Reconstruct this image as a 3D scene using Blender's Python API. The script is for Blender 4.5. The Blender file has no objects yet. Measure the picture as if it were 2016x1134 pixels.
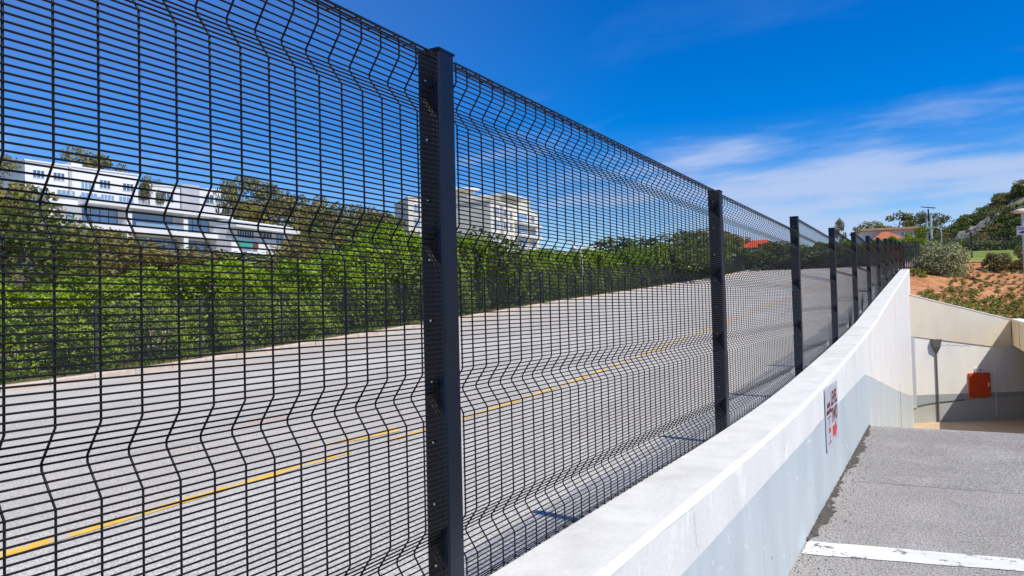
import bpy, math, random
import numpy as np
from mathutils import Vector, Matrix

# ------------------------------------------------------------------ camera, world, sun, exposure
scene = bpy.context.scene
COL = scene.collection
cam_data = bpy.data.cameras.new('camera')
cam = bpy.data.objects.new('camera', cam_data)
COL.objects.link(cam)
cam_data.sensor_width = 36.0
cam_data.lens = 1450.0 / 2016.0 * 36.0
cam_data.clip_start = 0.02
cam_data.clip_end = 6000.0
_y, _p, _r = math.radians(30), math.radians(1.7), math.radians(1.4)
_f0 = Vector((-math.sin(_y), math.cos(_y), 0)); _r0 = Vector((math.cos(_y), math.sin(_y), 0)); _u0 = Vector((0, 0, 1))
_f = _f0 * math.cos(_p) + _u0 * math.sin(_p)
_u1 = _u0 * math.cos(_p) - _f0 * math.sin(_p)
_rt = _r0 * math.cos(_r) - _u1 * math.sin(_r)
_up = _u1 * math.cos(_r) + _r0 * math.sin(_r)
cam.matrix_world = Matrix(((_rt.x, _up.x, -_f.x, 0), (_rt.y, _up.y, -_f.y, 0), (_rt.z, _up.z, -_f.z, 0), (0, 0, 0, 1)))
scene.camera = cam

TO_SUN = Vector((1.0, -0.18, 1.53)).normalized()
SUN_EL = math.asin(TO_SUN.z)
SUN_AZ = math.atan2(TO_SUN.x, TO_SUN.y)          # clockwise from +Y
sun_data = bpy.data.lights.new('sun', 'SUN')
sun_data.energy = 4.8
sun_data.angle = math.radians(0.5)
sun_data.color = (1.0, 0.95, 0.86)
sun = bpy.data.objects.new('sun', sun_data)
COL.objects.link(sun)
sun.rotation_euler = TO_SUN.to_track_quat('Z', 'Y').to_euler()
sun.location = TO_SUN * 60

world = bpy.data.worlds.new('World')
scene.world = world
world.use_nodes = True
wn, wl = world.node_tree.nodes, world.node_tree.links
wn.clear()
w_out = wn.new('ShaderNodeOutputWorld')
w_bg = wn.new('ShaderNodeBackground')
w_bg.inputs['Strength'].default_value = 0.125
w_sky = wn.new('ShaderNodeTexSky')
w_sky.sky_type = 'NISHITA'
w_sky.sun_disc = False
w_sky.sun_elevation = SUN_EL
w_sky.sun_rotation = SUN_AZ
w_sky.altitude = 200.0
w_sky.air_density = 1.0
w_sky.dust_density = 0.35
w_sky.ozone_density = 3.0
w_hsv = wn.new('ShaderNodeHueSaturation')
w_hsv.inputs['Hue'].default_value = 0.516
w_hsv.inputs['Saturation'].default_value = 1.60
w_hsv.inputs['Value'].default_value = 1.24
wl.new(w_sky.outputs[0], w_hsv.inputs['Color'])
# thin banded cloud low over the horizon, strongest to the right of the fence
w_tc = wn.new('ShaderNodeTexCoord')
w_sep = wn.new('ShaderNodeSeparateXYZ')
wl.new(w_tc.outputs['Generated'], w_sep.inputs[0])


def wmath(op, a, b=None, clamp=False):
    n = wn.new('ShaderNodeMath'); n.operation = op; n.use_clamp = clamp
    for i, v in enumerate((a, b)):
        if v is None: continue
        if isinstance(v, (int, float)): n.inputs[i].default_value = v
        else: wl.new(v, n.inputs[i])
    return n.outputs[0]


def wmap(v, a, b, c=0.0, d=1.0):
    n = wn.new('ShaderNodeMapRange'); n.interpolation_type = 'SMOOTHSTEP'
    wl.new(v, n.inputs[0])
    for i, q in enumerate((a, b, c, d)): n.inputs[i + 1].default_value = q
    return n.outputs[0]


_zz = wmath('ADD', w_sep.outputs['Z'], 0.16)
_px = wmath('DIVIDE', w_sep.outputs['X'], _zz)
_py = wmath('DIVIDE', w_sep.outputs['Y'], _zz)
w_cmb = wn.new('ShaderNodeCombineXYZ')
wl.new(_px, w_cmb.inputs[0]); wl.new(_py, w_cmb.inputs[1])
w_mp = wn.new('ShaderNodeMapping')
w_mp.inputs['Rotation'].default_value = (0, 0, math.radians(12))
w_mp.inputs['Scale'].default_value = (0.7, 1.5, 1)
w_mp.inputs['Location'].default_value = (3.35, 1.2, 0)
wl.new(w_cmb.outputs[0], w_mp.inputs[0])
w_no = wn.new('ShaderNodeTexNoise')
w_no.inputs['Scale'].default_value = 1.25
w_no.inputs['Detail'].default_value = 7
w_no.inputs['Roughness'].default_value = 0.56
wl.new(w_mp.outputs[0], w_no.inputs['Vector'])
_low = wmath('MULTIPLY', wmap(w_sep.outputs['Z'], 0.13, 0.235, 1.0, 0.0), wmap(w_sep.outputs['Z'], 0.03, 0.085, 0.45, 1.0))
_az = wmath('ADD', wmath('MULTIPLY', w_sep.outputs['X'], 0.95), wmath('MULTIPLY', w_sep.outputs['Y'], 0.30))
_azm = wmap(_az, -0.40, 0.10, 0.0, 1.0)                           # the cloud bank thins out to the left
_nz = wmath('MULTIPLY_ADD', w_no.outputs['Fac'], 1.7); _nz.node.inputs[2].default_value = -0.35
_thr = wmath('ADD', _nz, wmath('MULTIPLY', wmath('MULTIPLY', _low, _azm), 0.31))
_hi = wmap(w_sep.outputs['Z'], 0.18, 0.29, 1.0, 0.06)
_cl = wmath('MULTIPLY', wmath('MULTIPLY', wmap(_thr, 0.52, 0.95), 0.85), _hi)
_veil = wmap(_az, 0.0, -0.75, 0.0, 0.16)                          # milky air away from the bank
_veil2 = wmap(w_sep.outputs['Z'], 0.0, 0.20, 0.22, 0.0)
_cl = wmath('MAXIMUM', _cl, wmath('ADD', _veil, _veil2))
w_mix = wn.new('ShaderNodeMixRGB')
wl.new(_cl, w_mix.inputs['Fac'])
wl.new(w_hsv.outputs[0], w_mix.inputs['Color1'])
w_mix.inputs['Color2'].default_value = (4.0, 4.9, 7.0, 1)
wl.new(w_mix.outputs[0], w_bg.inputs['Color'])
wl.new(w_bg.outputs[0], w_out.inputs['Surface'])

scene.view_settings.view_transform = 'Standard'
scene.view_settings.look = 'None'
scene.view_settings.gamma = 1.0
scene.view_settings.use_curve_mapping = False
scene.view_settings.exposure = 0.0

# ------------------------------------------------------------------ helpers
R3 = random.Random(11)
NP = np.random.default_rng(5)


class MB:
    """collects faces for one mesh"""
    def __init__(self): self.v = []; self.f = []; self.m = []

    def add(self, vs, fs, mi=0):
        o = len(self.v); self.v += [tuple(p) for p in vs]
        self.f += [tuple(o + i for i in f) for f in fs]; self.m += [mi] * len(fs)

    def box(self, x0, y0, z0, x1, y1, z1, mi=0):
        self.add([(x0, y0, z0), (x1, y0, z0), (x1, y1, z0), (x0, y1, z0), (x0, y0, z1), (x1, y0, z1), (x1, y1, z1), (x0, y1, z1)],
                 [(0, 3, 2, 1), (4, 5, 6, 7), (0, 1, 5, 4), (1, 2, 6, 5), (2, 3, 7, 6), (3, 0, 4, 7)], mi)

    def quad(self, a, b, c, d, mi=0): self.add([a, b, c, d], [(0, 1, 2, 3)], mi)

    def tube(self, pts, r, n=6, caps=True, mi=0):
        pts = [Vector(p) for p in pts]; rs = r if isinstance(r, (list, tuple)) else [r] * len(pts)
        vs = []; fs = []
        prev = None
        for i, p in enumerate(pts):
            t = (pts[min(i + 1, len(pts) - 1)] - pts[max(i - 1, 0)]).normalized()
            if prev is None:
                a = Vector((0, 0, 1)) if abs(t.z) < 0.9 else Vector((0, 1, 0))
                u = t.cross(a).normalized()
            else:
                u = (prev - t * prev.dot(t)).normalized()
            prev = u; w = t.cross(u)
            for k in range(n):
                an = 2 * math.pi * k / n
                vs.append(p + (u * math.cos(an) + w * math.sin(an)) * rs[i])
        for i in range(len(pts) - 1):
            for k in range(n):
                k2 = (k + 1) % n
                fs.append((i * n + k, i * n + k2, (i + 1) * n + k2, (i + 1) * n + k))
        if caps:
            fs.append(tuple(range(n - 1, -1, -1))); fs.append(tuple((len(pts) - 1) * n + k for k in range(n)))
        self.add(vs, fs, mi)

    def mesh(self, name, mats, smooth=False):
        me = bpy.data.meshes.new(name)
        me.from_pydata(self.v, [], self.f)
        for m in (mats if isinstance(mats, (list, tuple)) else [mats]): me.materials.append(m)
        if any(self.m): me.polygons.foreach_set('material_index', self.m)
        if smooth: me.polygons.foreach_set('use_smooth', [True] * len(me.polygons))
        me.update()
        return me

    def build(self, name, mats, parent=None, smooth=False, loc=(0, 0, 0)):
        return link(name, self.mesh(name, mats, smooth), parent, loc)


def link(name, me, parent=None, loc=(0, 0, 0), rot=(0, 0, 0), scale=None):
    o = bpy.data.objects.new(name, me); COL.objects.link(o)
    if parent is not None: o.parent = parent
    o.location = loc; o.rotation_euler = rot
    if scale is not None: o.scale = scale if isinstance(scale, (tuple, list)) else (scale,) * 3
    return o


def tag(o, label, cat, group=None):
    o['label'] = label; o['category'] = cat
    if group: o['group'] = group
    return o


def thing(name, label, cat, loc=(0, 0, 0), rz=0.0, group=None):
    return tag(link(name, None, None, loc, (0, 0, rz)), label, cat, group)


def structure(o): o['kind'] = 'structure'; return o
def stuff(o): o['kind'] = 'stuff'; return o


def dup(root, loc, rz=0.0, scale=None, label=None):
    r = root.copy(); COL.objects.link(r)
    r.location = loc; r.rotation_euler = (0, 0, rz)
    if scale is not None: r.scale = scale if isinstance(scale, (tuple, list)) else (scale,) * 3
    if label: r['label'] = label
    for ch in list(root.children):
        c = ch.copy(); COL.objects.link(c); c.parent = r
        for g in ch.children:
            d = g.copy(); COL.objects.link(d); d.parent = c
    return r


# ------------------------------------------------------------------ materials
def pmat(name, col, rough=0.7, var=0.0, vscale=3.0, bump=0.0, bscale=60.0, metal=0.0, spec=0.5,
         col2=None, c2scale=2.0, c2lo=0.55, c2hi=0.7, stretch=(1, 1, 1), bdist=0.01):
    m = bpy.data.materials.new(name); m.use_nodes = True
    n, l = m.node_tree.nodes, m.node_tree.links
    b = n['Principled BSDF']
    b.inputs['Roughness'].default_value = rough
    b.inputs['Metallic'].default_value = metal
    b.inputs['Specular IOR Level'].default_value = spec
    tc = n.new('ShaderNodeTexCoord')
    mp = n.new('ShaderNodeMapping'); mp.inputs['Scale'].default_value = stretch
    l.new(tc.outputs['Object'], mp.inputs[0])
    c = None
    rgb = n.new('ShaderNodeRGB'); rgb.outputs[0].default_value = (*col, 1); c = rgb.outputs[0]
    if col2 is not None:
        t = n.new('ShaderNodeTexNoise'); t.inputs['Scale'].default_value = c2scale; t.inputs['Detail'].default_value = 6
        t.inputs['Roughness'].default_value = 0.62
        l.new(mp.outputs[0], t.inputs['Vector'])
        mr = n.new('ShaderNodeMapRange'); mr.inputs[1].default_value = c2lo; mr.inputs[2].default_value = c2hi
        l.new(t.outputs['Fac'], mr.inputs[0])
        mx = n.new('ShaderNodeMixRGB'); l.new(mr.outputs[0], mx.inputs['Fac']); l.new(c, mx.inputs['Color1'])
        mx.inputs['Color2'].default_value = (*col2, 1); c = mx.outputs[0]
    if var > 0:
        t = n.new('ShaderNodeTexNoise'); t.inputs['Scale'].default_value = vscale; t.inputs['Detail'].default_value = 5
        l.new(mp.outputs[0], t.inputs['Vector'])
        mr = n.new('ShaderNodeMapRange'); mr.inputs[1].default_value = 0.3; mr.inputs[2].default_value = 0.7
        mr.inputs[3].default_value = 1 - var; mr.inputs[4].default_value = 1 + var
        l.new(t.outputs['Fac'], mr.inputs[0])
        mx = n.new('ShaderNodeMixRGB'); mx.blend_type = 'MULTIPLY'; mx.inputs['Fac'].default_value = 1
        l.new(c, mx.inputs['Color1']); l.new(mr.outputs[0], mx.inputs['Color2']); c = mx.outputs[0]
    l.new(c, b.inputs['Base Color'])
    if bump > 0:
        t = n.new('ShaderNodeTexNoise'); t.inputs['Scale'].default_value = bscale; t.inputs['Detail'].default_value = 4
        l.new(tc.outputs['Object'], t.inputs['Vector'])
        bp = n.new('ShaderNodeBump'); bp.inputs['Strength'].default_value = bump; bp.inputs['Distance'].default_value = bdist
        l.new(t.outputs['Fac'], bp.inputs['Height']); l.new(bp.outputs[0], b.inputs['Normal'])
    m['last'] = 1
    return m


def layer_noise(m, col, scale, lo, hi, stretch=(1, 1, 1), detail=6, rough=0.6, loc=(0, 0, 0)):
    """blend one more noise-shaped layer of colour over a material"""
    n, l = m.node_tree.nodes, m.node_tree.links
    b = n['Principled BSDF']; src = b.inputs['Base Color'].links[0].from_socket
    tc = n.new('ShaderNodeTexCoord'); mp = n.new('ShaderNodeMapping'); mp.inputs['Scale'].default_value = stretch
    mp.inputs['Location'].default_value = loc
    l.new(tc.outputs['Object'], mp.inputs[0])
    t = n.new('ShaderNodeTexNoise'); t.inputs['Scale'].default_value = scale; t.inputs['Detail'].default_value = detail
    t.inputs['Roughness'].default_value = rough
    l.new(mp.outputs[0], t.inputs['Vector'])
    mr = n.new('ShaderNodeMapRange'); mr.inputs[1].default_value = lo; mr.inputs[2].default_value = hi
    l.new(t.outputs['Fac'], mr.inputs[0])
    mx = n.new('ShaderNodeMixRGB'); l.new(mr.outputs[0], mx.inputs['Fac']); l.new(src, mx.inputs['Color1'])
    mx.inputs['Color2'].default_value = (*col, 1)
    l.new(mx.outputs[0], b.inputs['Base Color'])
    return mr


def leafmat(name, cols, trans=0.3, rough=0.5):
    m = bpy.data.materials.new(name); m.use_nodes = True
    n, l = m.node_tree.nodes, m.node_tree.links
    b = n['Principled BSDF']; out = n['Material Output']
    b.inputs['Roughness'].default_value = rough; b.inputs['Specular IOR Level'].default_value = 0.35
    g = n.new('ShaderNodeNewGeometry'); oi = n.new('ShaderNodeObjectInfo')
    ad = n.new('ShaderNodeMath'); ad.operation = 'MULTIPLY_ADD'; ad.inputs[1].default_value = 0.25
    l.new(oi.outputs['Random'], ad.inputs[0])
    sc = n.new('ShaderNodeMath'); sc.operation = 'MULTIPLY'; sc.inputs[1].default_value = 0.75
    l.new(g.outputs['Random Per Island'], sc.inputs[0]); l.new(sc.outputs[0], ad.inputs[2])
    cr = n.new('ShaderNodeValToRGB')
    el = cr.color_ramp.elements
    for i, c in enumerate(cols):
        p = i / (len(cols) - 1)
        e = el[i] if i < 2 else el.new(p)
        e.position = p; e.color = (*c, 1)
    l.new(ad.outputs[0], cr.inputs[0])
    l.new(cr.outputs[0], b.inputs['Base Color'])
    tr = n.new('ShaderNodeBsdfTranslucent'); l.new(cr.outputs[0], tr.inputs['Color'])
    mx = n.new('ShaderNodeMixShader'); mx.inputs[0].default_value = trans
    l.new(b.outputs[0], mx.inputs[1]); l.new(tr.outputs[0], mx.inputs[2]); l.new(mx.outputs[0], out.inputs[0])
    return m


M = {}
M['wire'] = pmat('charcoal_wire_coating', (0.007, 0.0055, 0.006), 0.45, spec=0.28)
M['post'] = pmat('charcoal_post_coating', (0.004, 0.009, 0.022), 0.38, var=0.25, vscale=9, spec=0.3, stretch=(1, 1, 0.25),
                 col2=(0.03, 0.035, 0.045), c2scale=26, c2lo=0.68, c2hi=0.78)  # blue in the base colour stands in for sky reflected by the coating
M['zinc'] = pmat('zinc_bolt', (0.5, 0.5, 0.52), 0.3, metal=0.8)
M['wall'] = pmat('white_masonry_paint', (0.80, 0.785, 0.725), 0.75, var=0.05, vscale=2.5, bump=0.25, bscale=28, col2=(0.73, 0.715, 0.66),
                 c2scale=1.3, c2lo=0.5, c2hi=0.75, stretch=(1, 1, 0.35), bdist=0.012)
layer_noise(M['wall'], (0.88, 0.88, 0.86), 7, 0.58, 0.64, stretch=(1, 1, 0.4))
layer_noise(M['wall'], (0.62, 0.60, 0.54), 4, 0.60, 0.85, stretch=(1, 1.3, 0.2))
layer_noise(M['wall'], (0.36, 0.35, 0.32), 30, 0.69, 0.72)
M['cap'] = pmat('weathered_coping_paint', (0.70, 0.685, 0.615), 0.85, var=0.07, vscale=6, bump=0.35, bscale=45, col2=(0.60, 0.585, 0.52),
                c2scale=2.2, c2lo=0.48, c2hi=0.7, bdist=0.008)
layer_noise(M['cap'], (0.42, 0.41, 0.38), 38, 0.66, 0.72)
M['lip'] = pmat('white_edge_paint', (0.86, 0.85, 0.81), 0.6, var=0.04, vscale=7, bump=0.2, bscale=30)  # whiter than the wall and coping colours
M['dado'] = pmat('pale_blue_grey_paint', (0.50, 0.565, 0.565), 0.7, var=0.06, vscale=2, bump=0.2, bscale=26, col2=(0.58, 0.63, 0.625),
                 c2scale=1.6, c2lo=0.5, c2hi=0.72, stretch=(1, 1, 0.4), bdist=0.01)
layer_noise(M['dado'], (0.43, 0.49, 0.49), 4, 0.60, 0.85, stretch=(1, 1.3, 0.25))
layer_noise(M['dado'], (0.26, 0.30, 0.31), 34, 0.69, 0.72)
layer_noise(M['dado'], (0.70, 0.72, 0.71), 10, 0.655, 0.675, stretch=(1, 0.5, 1.4))
M['dado2'] = pmat('grey_green_paint', (0.36, 0.40, 0.39), 0.75, var=0.06, vscale=2, bump=0.15, bscale=20)
M['dado3'] = pmat('light_grey_green_paint', (0.47, 0.49, 0.45), 0.75, var=0.06, vscale=2, bump=0.15, bscale=20)
M['cream'] = pmat('cream_wall_paint', (0.76, 0.69, 0.53), 0.8, var=0.05, vscale=1.3, bump=0.15, bscale=18, col2=(0.72, 0.63, 0.44),
                  c2scale=0.9, c2lo=0.45, c2hi=0.7, stretch=(1, 1, 0.5))
M['ivory'] = pmat('ivory_wall_paint', (0.87, 0.85, 0.77), 0.8, var=0.05, vscale=1.6, bump=0.15, bscale=18, col2=(0.79, 0.76, 0.68),
                  c2scale=1.1, c2lo=0.5, c2hi=0.75, stretch=(1, 1, 0.4))
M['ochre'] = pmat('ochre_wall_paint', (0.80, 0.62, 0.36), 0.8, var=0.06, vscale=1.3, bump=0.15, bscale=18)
M['chip'] = pmat('chipped_plaster', (0.42, 0.40, 0.36), 0.9, var=0.5, vscale=3)
M['seam'] = pmat('dark_joint', (0.10, 0.10, 0.09), 0.9)
M['asphalt'] = pmat('worn_asphalt', (0.29, 0.272, 0.246), 0.9, var=0.06, vscale=1.4, bump=0.9, bscale=120, col2=(0.325, 0.306, 0.278),
                    c2scale=0.7, c2lo=0.45, c2hi=0.65, bdist=0.006)
M['road'] = pmat('sunbleached_road', (0.48, 0.44, 0.37), 0.9, var=0.08, vscale=0.8, bump=0.8, bscale=70, col2=(0.53, 0.50, 0.435),
                 c2scale=0.25, c2lo=0.45, c2hi=0.65, stretch=(1, 0.4, 1), bdist=0.006)
layer_noise(M['road'], (0.30, 0.285, 0.26), 1.0, 0.60, 0.85, stretch=(1.8, 0.22, 1))
layer_noise(M['road'], (0.50, 0.37, 0.25), 0.9, 0.64, 0.80, stretch=(1.2, 0.5, 1), loc=(3, 7, 0))
layer_noise(M['road'], (0.13, 0.125, 0.12), 1.6, 0.70, 0.78, stretch=(1.8, 0.35, 1), loc=(11, 2, 0))
for key, lo, hi in (('asphalt', 0.42, 0.75), ('road', 0.5, 0.82)):
    # the aggregate: fine light and dark stones
    mm = M[key]; n, l = mm.node_tree.nodes, mm.node_tree.links
    b = n['Principled BSDF']; src = b.inputs['Base Color'].links[0].from_socket
    tc = n.new('ShaderNodeTexCoord'); t = n.new('ShaderNodeTexNoise')
    t.inputs['Scale'].default_value = 80 if key == 'asphalt' else 55; t.inputs['Detail'].default_value = 5; t.inputs['Roughness'].default_value = 0.7
    l.new(tc.outputs['Object'], t.inputs['Vector'])
    mr = n.new('ShaderNodeMapRange'); mr.inputs[1].default_value = 0.36; mr.inputs[2].default_value = 0.64
    mr.inputs[3].default_value = 0.26 if key == 'asphalt' else 0.55; mr.inputs[4].default_value = 1.8 if key == 'asphalt' else 1.4
    l.new(t.outputs['Fac'], mr.inputs[0])
    mx = n.new('ShaderNodeMixRGB'); mx.blend_type = 'MULTIPLY'; mx.inputs['Fac'].default_value = 1
    l.new(src, mx.inputs['Color1']); l.new(mr.outputs[0], mx.inputs['Color2']); l.new(mx.outputs[0], b.inputs['Base Color'])
M['asphalt2'] = M['asphalt'].copy(); M['asphalt2'].name = 'patched_asphalt'
for nd in M['asphalt2'].node_tree.nodes:
    if nd.type == 'RGB': nd.outputs[0].default_value = (0.265, 0.249, 0.226, 1)
layer_noise(M['asphalt'], (0.20, 0.192, 0.182), 0.9, 0.60, 0.9, stretch=(0.5, 1.4, 1))
M['rough_edge'] = pmat('crumbled_asphalt_edge', (0.085, 0.075, 0.06), 0.95, var=0.5, vscale=30, bump=1.0, bscale=60, col2=(0.24, 0.215, 0.17),
                       c2scale=11, bdist=0.02)
M['whiteline'] = pmat('worn_white_line', (0.74, 0.73, 0.68), 0.7, var=0.08, vscale=8, bump=0.5, bscale=110, col2=(0.62, 0.60, 0.55), c2scale=5)
layer_noise(M['whiteline'], (0.15, 0.145, 0.14), 6, 0.575, 0.60, rough=0.8)
M['yellow'] = pmat('worn_yellow_line', (0.78, 0.47, 0.045), 0.75, var=0.1, vscale=6, bump=0.4, bscale=70, col2=(0.72, 0.50, 0.14), c2scale=3)
layer_noise(M['yellow'], (0.50, 0.48, 0.43), 3.5, 0.52, 0.58, rough=0.75)
M['navy'] = pmat('navy_post_shadow', (0.015, 0.03, 0.16), 0.7, var=0.2, vscale=20)  # unused navy, mixed to paint a fence post's shadow on the road
M['kerb'] = pmat('tan_kerb_concrete', (0.56, 0.46, 0.36), 0.9, var=0.15, vscale=4, bump=0.3, bscale=40, col2=(0.48, 0.44, 0.38), c2scale=1.3)
M['sandfloor'] = pmat('tan_concrete_floor', (0.50, 0.37, 0.23), 0.85, var=0.1, vscale=1.2, bump=0.2, bscale=40, col2=(0.40, 0.28, 0.16), c2scale=0.9)
M['soil'] = pmat('red_soil', (0.46, 0.19, 0.070), 0.95, var=0.25, vscale=2.2, bump=0.9, bscale=7, col2=(0.52, 0.25, 0.105), c2scale=1.1,
                 c2lo=0.45, c2hi=0.65, bdist=0.12)
layer_noise(M['soil'], (0.32, 0.13, 0.06), 9, 0.58, 0.70)
M['lawn'] = pmat('lawn_grass', (0.20, 0.25, 0.03), 0.9, var=0.3, vscale=1.6, bump=0.8, bscale=20, col2=(0.28, 0.27, 0.05), c2scale=0.6, bdist=0.05)  # green grass with yellower patches
M['bank'] = pmat('dry_bank', (0.40, 0.30, 0.21), 0.95, var=0.2, vscale=0.4, bump=0.6, bscale=1.5, col2=(0.13, 0.15, 0.05), c2scale=0.16,
                 c2lo=0.38, c2hi=0.54, bdist=0.3)
M['verge'] = pmat('scrubby_verge', (0.17, 0.165, 0.06), 0.95, var=0.35, vscale=4, bump=0.8, bscale=18, col2=(0.26, 0.20, 0.10), c2scale=1.8, bdist=0.05)
M['ground'] = pmat('distant_ground', (0.14, 0.14, 0.07), 0.95, var=0.2, vscale=0.02)
M['rock'] = pmat('grey_cliff_rock', (0.16, 0.152, 0.135), 0.9, var=0.3, vscale=0.5, bump=1.0, bscale=1.2, col2=(0.08, 0.085, 0.06), c2scale=0.5, bdist=0.5)
M['stone'] = pmat('pale_stone', (0.52, 0.46, 0.38), 0.9, var=0.2, vscale=9, bump=0.4, bscale=20)
M['bark'] = pmat('grey_bark', (0.20, 0.165, 0.13), 0.9, var=0.3, vscale=5, bump=0.5, bscale=14)
M['palebark'] = pmat('pale_gum_bark', (0.36, 0.32, 0.27), 0.85, var=0.3, vscale=1.5)
M['bwhite'] = pmat('white_render', (0.78, 0.78, 0.77), 0.8, var=0.04, vscale=0.4)
M['bgrey'] = pmat('pale_grey_render', (0.50, 0.51, 0.53), 0.8, var=0.05, vscale=0.4)
M['btan'] = pmat('tan_render', (0.55, 0.44, 0.32), 0.8, var=0.06, vscale=0.4)
M['bpale'] = pmat('ivory_render', (0.80, 0.74, 0.61), 0.8, var=0.05, vscale=0.4)
M['bred'] = pmat('maroon_panel', (0.20, 0.04, 0.035), 0.7, var=0.1, vscale=0.6)
M['bgreen'] = pmat('turquoise_panel', (0.05, 0.36, 0.30), 0.6)
M['glass'] = pmat('window_glass', (0.08, 0.14, 0.23), 0.08, spec=0.8)
M['glassblue'] = pmat('blue_window_glass', (0.20, 0.36, 0.58), 0.25, spec=0.8)
M['rail'] = pmat('glass_balustrade', (0.24, 0.36, 0.48), 0.15, spec=0.7)
M['roof'] = pmat('terracotta_tiles', (0.42, 0.13, 0.055), 0.85, var=0.15, vscale=2, bump=0.5, bscale=10)
M['fascia'] = pmat('tan_timber_fascia', (0.52, 0.33, 0.17), 0.7, var=0.1)
M['steel'] = pmat('galvanised_pole', (0.50, 0.52, 0.54), 0.45, metal=0.25, var=0.08, vscale=4)
M['dark'] = pmat('dark_metal', (0.03, 0.032, 0.04), 0.5)
M['signwhite'] = pmat('sign_plate_white', (0.56, 0.56, 0.62), 0.4, var=0.03, vscale=5)
M['signred'] = pmat('sign_red', (0.62, 0.06, 0.03), 0.5)
M['signdark'] = pmat('sign_dark_brown', (0.16, 0.035, 0.03), 0.5)
M['signblue'] = pmat('sign_blue', (0.10, 0.18, 0.42), 0.5)
M['red'] = pmat('red_cabinet_paint', (0.72, 0.085, 0.02), 0.45, var=0.06, vscale=4)
M['drain'] = pmat('grey_drain_pipe', (0.13, 0.125, 0.115), 0.6, var=0.1, vscale=4)
M['leaf_hedge'] = leafmat('hedge_leaf', [(0.04, 0.085, 0.008), (0.14, 0.24, 0.012), (0.27, 0.40, 0.018), (0.42, 0.52, 0.03)], 0.3)
M['leaf_hedge2'] = leafmat('young_hedge_leaf', [(0.05, 0.09, 0.01), (0.15, 0.24, 0.015), (0.28, 0.40, 0.025), (0.42, 0.50, 0.05)], 0.3)
M['leaf_olive'] = leafmat('olive_leaf', [(0.10, 0.095, 0.025), (0.18, 0.16, 0.04), (0.26, 0.22, 0.055), (0.32, 0.26, 0.08)], 0.22, 0.6)
M['leaf_gum'] = leafmat('gum_leaf', [(0.07, 0.08, 0.028), (0.15, 0.155, 0.05), (0.26, 0.235, 0.075), (0.34, 0.29, 0.12)], 0.2, 0.55)
M['leaf_dark'] = leafmat('dark_evergreen_leaf', [(0.03, 0.045, 0.010), (0.075, 0.105, 0.02), (0.15, 0.175, 0.03), (0.26, 0.26, 0.055)], 0.2)
M['leaf_grey'] = leafmat('grey_green_leaf', [(0.07, 0.09, 0.03), (0.20, 0.23, 0.085), (0.37, 0.385, 0.18), (0.55, 0.54, 0.32)], 0.22, 0.55)
M['leaf_lime'] = leafmat('lime_leaf', [(0.09, 0.13, 0.012), (0.19, 0.23, 0.015), (0.28, 0.30, 0.02)], 0.3)
M['leaf_green'] = leafmat('mid_green_leaf', [(0.03, 0.06, 0.01), (0.075, 0.12, 0.018), (0.13, 0.17, 0.025), (0.19, 0.20, 0.03)], 0.25)
M['leaf_sage'] = leafmat('sage_groundcover_leaf', [(0.09, 0.125, 0.02), (0.19, 0.225, 0.035), (0.33, 0.31, 0.07)], 0.25)

# ------------------------------------------------------------------ the lie of the land (camera height is zero)
def curve(xs, zs):
    xx = np.arange(xs[0], xs[-1] + 0.001, 0.25); zz = np.interp(xx, xs, zs)
    k = np.ones(9) / 9.0
    pad = np.concatenate([[zz[0]] * 4, zz, [zz[-1]] * 4])
    sm = np.convolve(pad, k, 'valid')
    return lambda y: float(np.interp(y, xx, sm))


wall_top = curve([-6, 5, 6.5, 8.4, 11, 13.6, 18.2, 25, 34, 45], [-0.835, -0.825, -0.79, -0.70, -0.56, -0.40, 0.0, 0.56, 1.30, 2.0])
road_z = curve([-60, 0, 2.8, 5.1, 9, 12.6, 18, 24.8, 34, 50, 62, 85, 100], [-1.9, -1.78, -1.71, -1.65, -1.54, -1.36, -1.0, -0.52, 0.15, 1.15, 1.97, 3.72, 4.2])
floor_z = lambda y: -1.81 if y < 11.9 else (-1.81 - 0.163 * (y - 11.9) if y < 29.2 else -4.62)
dado_z = lambda y: float(np.interp(y, [-6, 3, 5.8, 11.5, 22, 28, 31.5], [-1.085, -1.08, -1.06, -1.03, -2.42, -3.17, -3.57]))
XW, XF, XB = -0.93, -1.25, -1.243                      # wall face, fence plane, back of wall
YE = 33.2                                             # wall end


def steps(a, b, d):
    n = max(1, int(round((b - a) / d))); return [a + (b - a) * i / n for i in range(n + 1)]


def strip(mb, ys, fa, fb, mi=0):
    """sheet between two polylines fa(y), fb(y)"""
    A = [fa(y) for y in ys]; B = [fb(y) for y in ys]; n = len(ys)
    mb.add(A + B, [(i, n + i, n + i + 1, i + 1) for i in range(n - 1)], mi)


# base ground
mb = MB(); S = 3000; mb.quad((-S, -S, -9), (S, -S, -9), (S, S, -9), (-S, S, -9))
structure(mb.build('ground', M['ground']))

# hillside
def az_slope(x, y):
    d = math.degrees(math.atan2(-x, max(y, 0.01)))
    return float(np.interp(d, [-20, 0, 10, 24, 38, 46, 54, 66], [0.13, 0.105, 0.08, 0.045, 0.045, 0.062, 0.075, 0.085]))


def hill_z(x, y):
    d = max(-18.3 - x, y - 86.0, 0.0)
    b = road_z(max(-50, min(y, 86)))
    g = az_slope(x, y)
    e = min(d, 130) * g + max(d - 130, 0) * g * 0.5
    z = b + 0.1 + e
    if y > 86 and x > 0:                             # wooded hill at the right
        z += max(0.0, min(1, (y - 88) / 20.0)) * max(0.0, min(1, (165 - y) / 42.0)) * np.interp(x, [0, 2, 9, 30, 80], [0, 1.0, 5.7, 14, 23])
    if d > 2: z += 0.35 * math.sin(x * 0.31 + 1) * math.sin(y * 0.27) * min(1, d / 15)
    return float(z)


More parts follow.
